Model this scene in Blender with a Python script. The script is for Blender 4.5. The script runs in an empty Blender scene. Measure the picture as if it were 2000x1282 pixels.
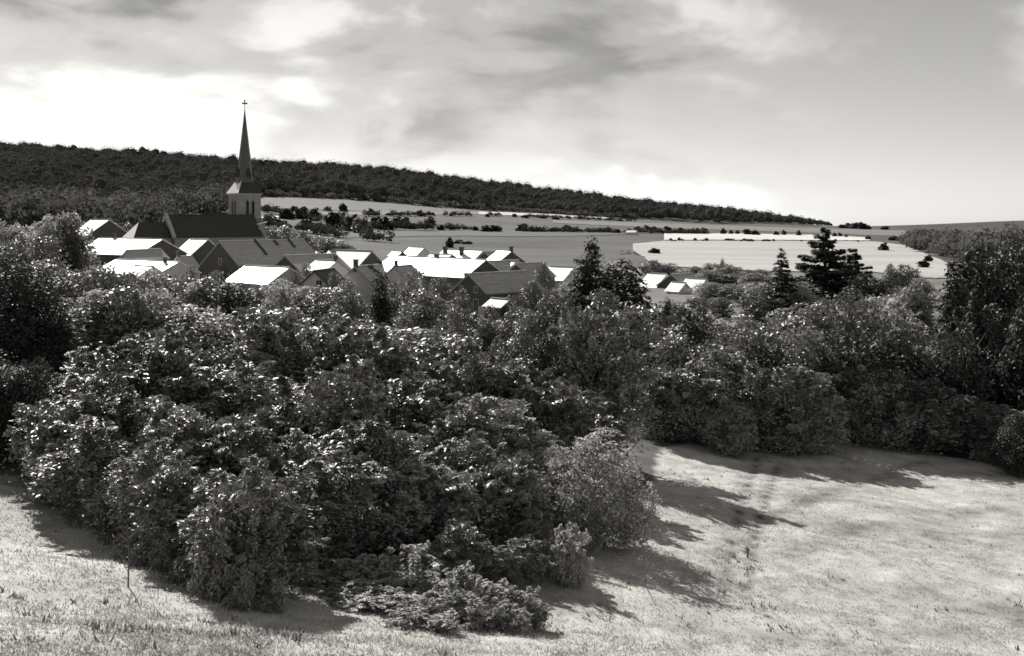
import bpy, math, random
import numpy as np
from math import radians as R
random.seed(7); RNG = np.random.default_rng(7)
scene = bpy.context.scene
col = scene.collection

# ------------------------------------------------------------ camera, sky, sun, exposure
F = 2200.0            # focal length in pixels of the 2000 px wide photograph
HY = 420.0            # eye-level line in that photograph
cam_d = bpy.data.cameras.new('camera')
cam = bpy.data.objects.new('camera', cam_d); col.objects.link(cam)
cam.location = (0, 0, 0); cam.rotation_euler = (R(90), 0, 0)
cam_d.sensor_width = 36.0; cam_d.lens = 36.0 * F / 2000.0
cam_d.shift_y = -(641.0 - HY) / 2000.0
cam_d.clip_start = 0.3; cam_d.clip_end = 20000
scene.camera = cam

SUN_AZ, SUN_EL = 27.0, 32.0        # degrees to the left of the view, degrees up
sun_dir = (-math.sin(R(SUN_AZ)) * math.cos(R(SUN_EL)), math.cos(R(SUN_AZ)) * math.cos(R(SUN_EL)), math.sin(R(SUN_EL)))
sd = bpy.data.lights.new('sun', 'SUN'); sd.energy = 5.0; sd.angle = R(0.53); sd.color = (1.0, 0.975, 0.93)
sun = bpy.data.objects.new('sun', sd); col.objects.link(sun)
sun.location = (-100, 100, 200); sun.rotation_euler = (R(90 - SUN_EL), 0, R(180 + SUN_AZ))

world = bpy.data.worlds.new('World'); scene.world = world; world.use_nodes = True
nt = world.node_tree; nt.nodes.clear()
def wn(t, **k):
    n = nt.nodes.new(t)
    for a, b in k.items(): setattr(n, a, b)
    return n
def wl(a, b): nt.links.new(a, b)
def wmath(op, a, b=None, clamp=False):
    n = wn('ShaderNodeMath', operation=op, use_clamp=clamp)
    for i, v in enumerate((a, b)):
        if v is None: continue
        if isinstance(v, (int, float)): n.inputs[i].default_value = v
        else: wl(v, n.inputs[i])
    return n.outputs[0]
def wramp(v, stops):
    n = wn('ShaderNodeValToRGB'); n.color_ramp.interpolation = 'EASE'
    while len(n.color_ramp.elements) > len(stops): n.color_ramp.elements.remove(n.color_ramp.elements[-1])
    while len(n.color_ramp.elements) < len(stops): n.color_ramp.elements.new(1)
    for e, (p, c) in zip(n.color_ramp.elements, stops): e.position = p; e.color = (c, c, c, 1)
    wl(v, n.inputs[0]); return n.outputs[0]
w_out = wn('ShaderNodeOutputWorld'); w_bg = wn('ShaderNodeBackground'); wl(w_bg.outputs[0], w_out.inputs[0])
w_sky = wn('ShaderNodeTexSky', sky_type='NISHITA'); w_sky.sun_disc = False
w_sky.sun_elevation = R(SUN_EL); w_sky.sun_rotation = R(-SUN_AZ); w_sky.dust_density = 0.35
# black-and-white film behind a yellow-red filter: blue sky goes grey
w_sep = wn('ShaderNodeSeparateColor'); wl(w_sky.outputs[0], w_sep.inputs[0])
sky_bw = wmath('ADD', wmath('MULTIPLY', w_sep.outputs[0], 0.52), wmath('MULTIPLY', w_sep.outputs[1], 0.48))
sky_bw = wmath('MULTIPLY', wmath('POWER', sky_bw, 0.8), 1.5)      # the film's soft shoulder
w_tc = wn('ShaderNodeTexCoord')
w_map = wn('ShaderNodeMapping'); w_map.inputs['Rotation'].default_value = (0, R(-16), 0); w_map.inputs['Scale'].default_value = (2.4, 2.4, 6.2)
w_map.inputs['Location'].default_value = (3.1, 1.9, -1.2)
wl(w_tc.outputs['Generated'], w_map.inputs[0])
w_n1 = wn('ShaderNodeTexNoise'); w_n1.inputs['Scale'].default_value = 1.25; w_n1.inputs['Detail'].default_value = 9; w_n1.inputs['Roughness'].default_value = 0.52; w_n1.inputs['Distortion'].default_value = 0.55
wl(w_map.outputs[0], w_n1.inputs['Vector'])
w_n2 = wn('ShaderNodeTexNoise'); w_n2.inputs['Scale'].default_value = 2.3; w_n2.inputs['Detail'].default_value = 7; w_n2.inputs['Roughness'].default_value = 0.5; w_n2.inputs['Distortion'].default_value = 0.3
w_map2 = wn('ShaderNodeMapping'); w_map2.inputs['Location'].default_value = (4.3, 2.1, 7.7); wl(w_map.outputs[0], w_map2.inputs[0]); wl(w_map2.outputs[0], w_n2.inputs['Vector'])
cover = wramp(w_n1.outputs[0], [(0.41, 0.0), (0.58, 1.0)])
shade = wramp(w_n2.outputs[0], [(0.35, 0.34), (0.48, 0.70), (0.60, 1.22)])
cloud = wmath('MULTIPLY', shade, wmath('ADD', wmath('MULTIPLY', sky_bw, 0.85), 3.6))
w_mix = wn('ShaderNodeMix'); w_mix.data_type = 'FLOAT'
wl(wmath('MULTIPLY', cover, 0.93), w_mix.inputs[0]); wl(sky_bw, w_mix.inputs[2]); wl(cloud, w_mix.inputs[3])
# pale haze gathers towards the horizon all round
w_xyz = wn('ShaderNodeSeparateXYZ'); wl(w_tc.outputs['Generated'], w_xyz.inputs[0])
hz = wmath('POWER', 2.718, wmath('MULTIPLY', wmath('MAXIMUM', w_xyz.outputs[2], 0.0), -17.0))
w_mx2 = wn('ShaderNodeMix'); w_mx2.data_type = 'FLOAT'
wl(wmath('MULTIPLY', hz, 0.8), w_mx2.inputs[0]); wl(w_mix.outputs[0], w_mx2.inputs[2]); wl(wmath('MULTIPLY', sky_bw, 1.45), w_mx2.inputs[3])
w_mix = w_mx2
w_comb = wn('ShaderNodeCombineColor')
wl(w_mix.outputs[0], w_comb.inputs[0]); wl(wmath('MULTIPLY', w_mix.outputs[0], 0.985), w_comb.inputs[1]); wl(wmath('MULTIPLY', w_mix.outputs[0], 0.945), w_comb.inputs[2])
wl(w_comb.outputs[0], w_bg.inputs[0]); w_bg.inputs[1].default_value = 0.05

scene.view_settings.view_transform = 'Standard'; scene.view_settings.look = 'None'
scene.view_settings.exposure = 0.66; scene.view_settings.gamma = 1.0
scene.render.engine = 'CYCLES'
scene.cycles.max_bounces = 5; scene.cycles.diffuse_bounces = 2; scene.cycles.glossy_bounces = 2
scene.cycles.transmission_bounces = 2; scene.cycles.transparent_max_bounces = 2
scene.cycles.use_denoising = True
scene.cycles.filter_width = 1.6

# ------------------------------------------------------------ materials
TINT = (1.0, 0.985, 0.95)
def material(name, albedo, rough=0.85, spec=0.3, var=0.25, scale=1.0, bump=0.0, translucent=0.0, island=0.0, objvar=0.0, attr=None, coords='Object', stretch=None, detail=5, course=0.0):
    m = bpy.data.materials.new(name); m.use_nodes = True
    t = m.node_tree; N = t.nodes; b = N['Principled BSDF']; out = N['Material Output']
    def mth(op, a, c):
        n = N.new('ShaderNodeMath'); n.operation = op
        for i, v in enumerate((a, c)):
            if isinstance(v, (int, float)): n.inputs[i].default_value = v
            else: t.links.new(v, n.inputs[i])
        return n.outputs[0]
    tc = N.new('ShaderNodeTexCoord'); vec = tc.outputs[coords]
    if stretch:
        mp = N.new('ShaderNodeMapping'); mp.inputs['Scale'].default_value = stretch; t.links.new(vec, mp.inputs[0]); vec = mp.outputs[0]
    no = N.new('ShaderNodeTexNoise'); no.inputs['Scale'].default_value = scale; no.inputs['Detail'].default_value = detail; no.inputs['Roughness'].default_value = 0.62
    t.links.new(vec, no.inputs['Vector'])
    v = mth('ADD', mth('MULTIPLY', no.outputs[0], 2.6 * var), 1.0 - 1.3 * var)
    if course:
        wv_ = N.new('ShaderNodeTexWave'); wv_.wave_type = 'BANDS'; wv_.bands_direction = 'Z'; wv_.inputs['Scale'].default_value = 1.1; wv_.inputs['Distortion'].default_value = 1.6; wv_.inputs['Detail'].default_value = 3
        t.links.new(tc.outputs[coords], wv_.inputs['Vector']); v = mth('MULTIPLY', v, mth('ADD', mth('MULTIPLY', wv_.outputs['Fac'], course), 1 - course * .6))
    if attr:
        at = N.new('ShaderNodeAttribute'); at.attribute_name = attr; v = mth('MULTIPLY', v, at.outputs['Fac'])
    else: v = mth('MULTIPLY', v, albedo)
    if island:
        g = N.new('ShaderNodeNewGeometry'); v = mth('MULTIPLY', v, mth('ADD', mth('MULTIPLY', g.outputs['Random Per Island'], 2 * island), 1 - island))
    if objvar:
        o = N.new('ShaderNodeObjectInfo'); v = mth('MULTIPLY', v, mth('ADD', mth('MULTIPLY', o.outputs['Random'], 2 * objvar), 1 - objvar))
    cc = N.new('ShaderNodeCombineColor')
    for i in range(3): t.links.new(mth('MULTIPLY', v, TINT[i]), cc.inputs[i])
    t.links.new(cc.outputs[0], b.inputs['Base Color'])
    b.inputs['Roughness'].default_value = rough; b.inputs['Specular IOR Level'].default_value = spec
    if bump:
        bp = N.new('ShaderNodeBump'); bp.inputs['Strength'].default_value = bump; bp.inputs['Distance'].default_value = 0.1
        t.links.new(no.outputs[0], bp.inputs['Height']); t.links.new(bp.outputs[0], b.inputs['Normal'])
    if translucent:
        tr = N.new('ShaderNodeBsdfTranslucent'); t.links.new(cc.outputs[0], tr.inputs[0])
        mx = N.new('ShaderNodeMixShader'); mx.inputs[0].default_value = translucent
        t.links.new(b.outputs[0], mx.inputs[1]); t.links.new(tr.outputs[0], mx.inputs[2]); t.links.new(mx.outputs[0], out.inputs[0])
    return m
M = {}
M['ground'] = material('ground_grass', 1, 0.95, 0.15, 0.35, 0.9, 0.5, attr='tone', detail=9)
M['leaf'] = material('broad_leaves', 0.27, 0.46, 0.32, 0.30, 0.5, translucent=0.10, island=0.45, objvar=0.22)
M['leaf_dark'] = material('dark_leaves', 0.06, 0.6, 0.25, 0.25, 0.5, translucent=0.2, island=0.4, objvar=0.2)
M['leaf_pale'] = material('pale_leaves', 0.34, 0.55, 0.4, 0.25, 0.5, translucent=0.45, island=0.35, objvar=0.12)
M['leaf_bush'] = material('sunlit_bush_leaves', 0.46, 0.55, 0.35, 0.25, 0.8, translucent=0.38, island=0.35, objvar=0.12)  # base colour brightened to stand in for sunshine on the low bushes
M['needle'] = material('needles', 0.10, 0.6, 0.3, 0.3, 0.8, translucent=0.05, island=0.4)
M['forest'] = material('forest_leaves', 0.085, 1.0, 0.0, 0.5, 0.012, translucent=0.25, island=0.2, detail=3)
M['wood_pale'] = material('pale_wood_leaves', 0.13, 1.0, 0.0, 0.4, 0.02, translucent=0.3, island=0.2, detail=3)
M['bark'] = material('bark', 0.14, 0.9, 0.2, 0.3, 6.0, 0.5)
M['blade'] = material('dry_grass', 1, 0.8, 0.2, 0.25, 0.3, translucent=0.25, island=0.22, attr='tone')
M['weed'] = material('weeds', 0.16, 0.7, 0.3, 0.3, 0.5, translucent=0.25, island=0.4)
M['slate_lit'] = material('sunlit_slate', 0.82, 0.42, 1.0, 0.22, 1.0, 0.15, stretch=(1, 1, 5))  # near-white base colour paints the sun's glare onto slate roofs
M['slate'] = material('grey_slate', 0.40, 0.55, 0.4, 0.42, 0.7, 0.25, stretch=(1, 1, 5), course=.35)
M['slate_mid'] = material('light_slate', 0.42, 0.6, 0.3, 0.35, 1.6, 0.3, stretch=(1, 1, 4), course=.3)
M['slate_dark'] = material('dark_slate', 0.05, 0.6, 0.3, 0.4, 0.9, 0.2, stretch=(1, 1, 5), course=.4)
M['spire'] = material('spire_slate', 0.09, 0.5, 0.4, 0.25, 1.5, 0.2, stretch=(1, 1, 5))
M['stone'] = material('church_stone', 0.28, 0.9, 0.2, 0.3, 1.3, 0.4)
M['stone_pale'] = material('pale_stone', 0.42, 0.9, 0.2, 0.2, 1.3, 0.3)
M['wall'] = material('plaster', 0.5, 0.9, 0.2, 0.25, 0.9, 0.2)
M['wall_dark'] = material('dark_brick', 0.10, 0.9, 0.2, 0.3, 1.2, 0.3)
M['wall_white'] = material('whitewash', 0.7, 0.9, 0.2, 0.12, 0.9, 0.1)
M['brick'] = material('chimney_brick', 0.10, 0.9, 0.2, 0.3, 3.0, 0.3)
M['frame'] = material('painted_frame', 0.35, 0.6, 0.3, 0.1, 2.0)
M['pane'] = material('window_glass', 0.03, 0.12, 0.5, 0.1, 1.0)
M['louvre'] = material('belfry_louvre', 0.03, 0.8, 0.2, 0.2, 3.0)
M['iron'] = material('iron', 0.05, 0.5, 0.5, 0.2, 4.0)
def field_mat(name, alb, sc=0.02): return material(name, alb, 0.95, 0.15, 0.38, 0.03, 0.0, stretch=(0.35, 2.4, 1), detail=10)

# ------------------------------------------------------------ the lie of the land (heights relative to the eye)
ND = np.array([-400, -80, -20, 0, 10, 20, 32, 40, 48, 55, 70, 85, 110, 130, 150, 200, 260.])
NZ = np.array([8, 4, 0, -1.7, -5, -8.6, -12.4, -14.0, -14.6, -14.95, -15.8, -16.5, -16.4, -15.5, -14.3, -14.0, -13.5])
FX = np.array([-6000, 0, 300, 510, 700, 850, 1000, 1200, 1400, 1615, 1700, 1800, 2000, 8000.])
FD = np.array([260, 400, 550, 750, 950, 1200, 1500, 2000, 3000, 9000.])
FP = np.array([
    [534, 478, 435, 398, 362, 322, 296, 310, 340, 400],
    [534, 478, 435, 398, 362, 322, 296, 310, 340, 400],
    [534, 485, 445, 410, 372, 338, 311, 325, 350, 400],
    [534, 488, 455, 420, 386, 354, 329, 338, 360, 410],
    [534, 492, 463, 432, 397, 364, 336, 345, 370, 420],
    [534, 496, 468, 440, 411, 380, 354, 360, 380, 425],
    [534, 498, 470, 447, 428, 404, 374, 380, 395, 430],
    [534, 500, 474, 453, 438, 424, 398, 402, 412, 440],
    [534, 504, 478, 457, 447, 438, 417, 420, 430, 450],
    [534, 508, 482, 463, 452, 446, 442, 443, 447, 460],
    [534, 508, 482, 464, 453, 447, 443, 442, 447, 460],
    [534, 508, 483, 466, 455, 449, 444, 439, 447, 460],
    [534, 508, 484, 468, 458, 451, 441, 430, 440, 460],
    [534, 508, 484, 468, 458, 451, 441, 428, 440, 460]], float)
FZ = -(FP - HY) / F * FD[None, :]
TT = np.linspace(-1.6, 1.6, 401); LD = np.linspace(math.log(150), math.log(9000), 420)
_px = 1000 + TT * F
_cols = np.stack([np.interp(_px, FX, FZ[:, j]) for j in range(len(FD))], 1)
_near = np.interp(np.exp(LD), ND, NZ)
TZ = np.stack([np.where(np.exp(LD) < 260, _near, np.interp(np.exp(LD), FD, _cols[i])) for i in range(len(TT))], 0)
for _ in range(6):
    TZ[:, 1:-1] = (TZ[:, :-2] + 2 * TZ[:, 1:-1] + TZ[:, 2:]) / 4
    TZ[1:-1, :] = (TZ[:-2] + 2 * TZ[1:-1] + TZ[2:]) / 4
def vnoise(x, y, s, seed=0):
    x = np.asarray(x, float) / s; y = np.asarray(y, float) / s
    i = np.floor(x).astype(np.int64); j = np.floor(y).astype(np.int64); fx = x - i; fy = y - j
    fx = fx * fx * (3 - 2 * fx); fy = fy * fy * (3 - 2 * fy)
    def h(a, b):
        n = (a * 374761393 + b * 668265263 + seed * 982451653) & 0x7fffffff
        n = ((n ^ (n >> 13)) * 1274126177) & 0x7fffffff
        return (n ^ (n >> 16)) / 0x7fffffff * 2 % 2 - 1
    return (h(i, j) * (1 - fx) + h(i + 1, j) * fx) * (1 - fy) + (h(i, j + 1) * (1 - fx) + h(i + 1, j + 1) * fx) * fy
def gh(x, y):
    x = np.asarray(x, float); y = np.asarray(y, float)
    n = np.interp(y, ND, NZ)
    yy = np.clip(y, 151, 8900); t = np.clip(x / yy, -1.59, 1.59)
    a = (t + 1.6) / 3.2 * 400; b = (np.log(yy) - LD[0]) / (LD[-1] - LD[0]) * 419
    i = np.clip(a.astype(int), 0, 399); j = np.clip(b.astype(int), 0, 418); fa = a - i; fb = b - j
    f = (TZ[i, j] * (1 - fa) + TZ[i + 1, j] * fa) * (1 - fb) + (TZ[i, j + 1] * (1 - fa) + TZ[i + 1, j + 1] * fa) * fb
    w = np.clip((y - 155) / 60, 0, 1)
    z = n * (1 - w) + f * w
    near = np.clip(1 - (y - 90) / 60, 0, 1)
    cw = np.clip((y - 14) / 24, 0, 1) * np.clip(1 - (y - 92) / 50, 0, 1); cw = cw * cw * (3 - 2 * cw)
    z = z - 0.13 * 40 * np.tanh(x / 40) * cw
    return z + near * (0.22 * vnoise(x, y, 9, 1) + 0.10 * vnoise(x, y, 3.1, 2) + 0.05 * vnoise(x, y, 1.2, 3))
def at(px, py, D): return ((px - 1000) / F * D, D, -(py - HY) / F * D)
_Ds = np.concatenate([np.arange(20, 150, 0.25), np.geomspace(150, 2600, 900)])
def hit(px, py):
    """distance at which the line of sight through a photograph point meets the land"""
    x = (px - 1000) / F * _Ds; d = gh(x, _Ds) - (-(py - HY) / F * _Ds)
    k = np.argmax(d >= 0)
    return float(_Ds[k]) if d[k] >= 0 else 1500.0

# ------------------------------------------------------------ object helpers
def link(o, parent=None):
    col.objects.link(o)
    if parent is not None: o.parent = parent
    return o
def tag(o, label=None, cat=None, group=None, kind=None):
    if label: o['label'] = label
    if cat: o['category'] = cat
    if group: o['group'] = group
    if kind: o['kind'] = kind
    return o
def thing(name, label, cat, loc, rz=0.0, group=None):
    o = bpy.data.objects.new(name, None); o.empty_display_size = 0.3; link(o); o.location = loc; o.rotation_euler = (0, 0, rz)
    return tag(o, label, cat, group)
def mesh_np(name, V, Fc, mat, smooth=False):
    """V (n,3); Fc (m,k) array of equal-size faces"""
    me = bpy.data.meshes.new(name); V = np.asarray(V, np.float32); Fc = np.asarray(Fc, np.int32)
    me.vertices.add(len(V)); me.vertices.foreach_set('co', V.ravel())
    k = Fc.shape[1]; me.loops.add(Fc.size); me.loops.foreach_set('vertex_index', Fc.ravel())
    me.polygons.add(len(Fc)); me.polygons.foreach_set('loop_start', np.arange(0, Fc.size, k, dtype=np.int32))
    try: me.polygons.foreach_set('loop_total', np.full(len(Fc), k, np.int32))
    except Exception: pass
    me.update(calc_edges=True)
    if smooth: me.polygons.foreach_set('use_smooth', np.ones(len(Fc), bool))
    me.materials.append(mat); return me
class MB:
    def __init__(s): s.v = []; s.f = []
    def poly(s, pts, faces):
        b = len(s.v); s.v += [tuple(p) for p in pts]; s.f += [tuple(b + i for i in f) for f in faces]; return s
    def box(s, x0, x1, y0, y1, z0, z1):
        return s.poly([(x0, y0, z0), (x1, y0, z0), (x1, y1, z0), (x0, y1, z0), (x0, y0, z1), (x1, y0, z1), (x1, y1, z1), (x0, y1, z1)],
                      [(0, 3, 2, 1), (4, 5, 6, 7), (0, 1, 5, 4), (1, 2, 6, 5), (2, 3, 7, 6), (3, 0, 4, 7)])
    def ring(s, rings, cap=True):
        n = len(rings[0]); b = len(s.v)
        for r in rings: s.v += [tuple(p) for p in r]
        for i in range(len(rings) - 1):
            for k in range(n): s.f.append((b + i * n + k, b + i * n + (k + 1) % n, b + (i + 1) * n + (k + 1) % n, b + (i + 1) * n + k))
        if cap: s.f.append(tuple(b + k for k in range(n - 1, -1, -1))); s.f.append(tuple(b + (len(rings) - 1) * n + k for k in range(n)))
        return s
    def tube(s, pts, rad, n=6):
        rings = []
        for i, p in enumerate(pts):
            a = np.array(pts[max(i - 1, 0)]); c = np.array(pts[min(i + 1, len(pts) - 1)]); d = c - a; d = d / (np.linalg.norm(d) + 1e-9)
            u = np.cross(d, (0.31, 0.94, 0.1)); u /= np.linalg.norm(u) + 1e-9; w = np.cross(d, u)
            rings.append([tuple(np.array(p) + rad[i] * (math.cos(2 * math.pi * k / n) * u + math.sin(2 * math.pi * k / n) * w)) for k in range(n)])
        return s.ring(rings)
    def slab(s, quad, t):
        """a flat plate: quad given counter-clockwise seen from outside, thickness t inwards"""
        q = [np.array(p, float) for p in quad]; n = np.cross(q[1] - q[0], q[-1] - q[0]); n /= np.linalg.norm(n)
        k = len(q); lo = [p - n * t for p in q]
        return s.poly(q + lo, [tuple(range(k)), tuple(range(2 * k - 1, k - 1, -1))] + [(i, i + k, (i + 1) % k + k, (i + 1) % k) for i in range(k)])
    def build(s, name, mat, parent=None, smooth=False):
        me = bpy.data.meshes.new(name); me.from_pydata(s.v, [], s.f); me.update(); me.materials.append(mat)
        if smooth: me.polygons.foreach_set('use_smooth', np.ones(len(me.polygons), bool))
        return link(bpy.data.objects.new(name, me), parent)

# ------------------------------------------------------------ ground
def axis(dense_a, dense_b, step, far_a, far_b, grow=1.07, cap=80):
    a = list(np.arange(dense_a, dense_b + 1e-6, step)); s = step; x = dense_b
    while x < far_b: s = min(s * grow, cap if x < 2200 else 400); x += s; a.append(x)
    s = step; x = dense_a; pre = []
    while x > far_a: s = min(s * grow, cap if x > -2200 else 400); x -= s; pre.append(x)
    return np.array(pre[::-1] + a)
gx = axis(-24, 42, 0.5, -4000, 4000, 1.045, 26); gy = axis(27, 92, 0.45, -300, 8500, 1.03, 18)
GX, GY = np.meshgrid(gx, gy, indexing='xy'); GZ = gh(GX, GY)
PATHS = [[(1412, 1165), (1428, 1060), (1455, 960), (1480, 890)], [(1455, 1170), (1470, 1060), (1495, 975), (1520, 905)],
         [(1500, 1010), (1620, 960), (1740, 925), (1800, 905)], [(1560, 1075), (1700, 1030), (1900, 1000), (2000, 985)]]
def world_line(pts): return [at(p[0], p[1], hit(*p))[:2] for p in pts]
WP = [world_line(p) for p in PATHS]
def seg_dist(X, Y, line):
    d = np.full(X.shape, 1e9)
    for (x0, y0), (x1, y1) in zip(line[:-1], line[1:]):
        dx, dy = x1 - x0, y1 - y0; t = np.clip(((X - x0) * dx + (Y - y0) * dy) / (dx * dx + dy * dy), 0, 1)
        d = np.minimum(d, np.hypot(X - x0 - t * dx, Y - y0 - t * dy))
    return d
# edge of the open meadow, as points on the land
MEADOW = [(-900, 900), (0, 930), (100, 955), (200, 1045), (330, 1120), (480, 1175), (640, 1150), (1040, 1110), (1130, 1060), (1270, 960), (1290, 880), (1420, 850), (1500, 835), (1700, 850), (1850, 890), (2000, 930), (2600, 1000)]
MW = [at(p[0], p[1], hit(*p))[:2] for p in MEADOW]
_mt = np.array([x / y for x, y in MW]); _md = np.array([y for x, y in MW])
def meadow_mask(X, Y):
    edge = np.interp(X / np.maximum(Y, 5), _mt, _md) + 1.2 * vnoise(X, Y, 2.5, 9)
    return np.clip((edge - Y) / 1.5 + 0.5, 0, 1)
mm = meadow_mask(GX, GY)
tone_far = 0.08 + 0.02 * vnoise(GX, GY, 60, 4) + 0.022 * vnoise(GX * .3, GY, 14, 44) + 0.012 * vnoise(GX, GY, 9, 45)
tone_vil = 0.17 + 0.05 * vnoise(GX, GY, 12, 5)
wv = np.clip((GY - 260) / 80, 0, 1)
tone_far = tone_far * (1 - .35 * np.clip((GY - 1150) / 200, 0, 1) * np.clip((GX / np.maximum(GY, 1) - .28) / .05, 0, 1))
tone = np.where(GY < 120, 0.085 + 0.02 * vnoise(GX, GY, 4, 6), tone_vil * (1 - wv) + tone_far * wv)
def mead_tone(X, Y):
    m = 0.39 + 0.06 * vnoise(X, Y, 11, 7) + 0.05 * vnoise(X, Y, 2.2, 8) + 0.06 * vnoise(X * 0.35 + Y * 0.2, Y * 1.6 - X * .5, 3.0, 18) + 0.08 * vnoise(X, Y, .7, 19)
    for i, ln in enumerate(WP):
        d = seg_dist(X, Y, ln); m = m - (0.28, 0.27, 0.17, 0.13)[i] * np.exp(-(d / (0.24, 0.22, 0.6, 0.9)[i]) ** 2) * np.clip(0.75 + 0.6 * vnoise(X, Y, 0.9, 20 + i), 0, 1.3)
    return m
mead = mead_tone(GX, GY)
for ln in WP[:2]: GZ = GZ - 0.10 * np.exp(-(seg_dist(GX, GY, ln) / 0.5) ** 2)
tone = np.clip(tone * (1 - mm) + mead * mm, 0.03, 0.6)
nx, ny = len(gx), len(gy)
idx = np.arange(nx * ny).reshape(ny, nx)
Fq = np.stack([idx[:-1, :-1], idx[:-1, 1:], idx[1:, 1:], idx[1:, :-1]], -1).reshape(-1, 4)
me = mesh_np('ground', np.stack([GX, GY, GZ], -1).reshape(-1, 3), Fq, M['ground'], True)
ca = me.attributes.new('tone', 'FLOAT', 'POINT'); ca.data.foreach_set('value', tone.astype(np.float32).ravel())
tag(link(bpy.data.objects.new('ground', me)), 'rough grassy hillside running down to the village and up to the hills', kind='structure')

def field(name, top, bottom, alb, lift=0.2, n=60, m=10):
    x0, x1 = top[0][0], top[-1][0]; V = []
    tx, ty = zip(*top); bx, by = zip(*bottom)
    for i in range(n + 1):
        px = x0 + (x1 - x0) * i / n; a, b = np.interp(px, tx, ty), np.interp(px, bx, by)
        jit = 0.5 if a < 500 else 1.5
        Da, Db = hit(px, a + jit * float(vnoise(px, 3, 9, 41))), hit(px, b + jit * float(vnoise(px, 9, 7, 42)))
        for j in range(m + 1):
            D = Db + (Da - Db) * j / m; x = (px - 1000) / F * D; V.append((x, D, float(gh(x, D)) + lift))
    Fc = [(i * (m + 1) + j, (i + 1) * (m + 1) + j, (i + 1) * (m + 1) + j + 1, i * (m + 1) + j + 1) for i in range(n) for j in range(m)]
    o = link(bpy.data.objects.new(name, mesh_np(name, V, Fc, field_mat(name, alb), True)))
    return tag(o, kind='structure')
field('pasture_strip', [(500, 381), (700, 388), (800, 398), (905, 410)], [(500, 406), (700, 413), (800, 416), (905, 417)], 0.15)
field('mown_strip', [(560, 416), (700, 414), (800, 413), (950, 414), (1210, 427)], [(560, 420), (700, 421), (800, 420), (950, 419), (1210, 428.5)], 0.2)
field('straw_strip', [(935, 414), (1050, 418), (1130, 422), (1200, 426.5)], [(935, 420), (1050, 423), (1130, 426), (1200, 428.5)], 0.52, 0.35)
field('pasture_band', [(1080, 430), (1300, 437), (1600, 447), (1800, 452), (1900, 456)], [(1080, 436), (1300, 446), (1600, 456), (1800, 464), (1900, 462)], 0.17)
field('straw_band', [(1297, 457.5), (1450, 457), (1600, 460), (1700, 465)], [(1297, 470), (1450, 470), (1600, 470.5), (1700, 471)], 0.54, 0.35)
field('stubble_field', [(1236, 477), (1300, 471), (1500, 471), (1700, 472), (1770, 480), (1850, 515)], [(1236, 490), (1280, 520), (1500, 532), (1700, 532), (1800, 545), (1850, 545)], 0.37, 0.2, 80, 24)
field('hay_field', [(640, 452), (840, 451), (1100, 453), (1235, 457)], [(640, 466), (840, 462), (1100, 463), (1180, 460), (1235, 458)], 0.105)
yard = field('yard', [(880, 652), (930, 641), (1000, 641), (1030, 655)], [(880, 668), (930, 678), (1000, 678), (1030, 668)], 0.42, 0.06, 12, 6)

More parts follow.
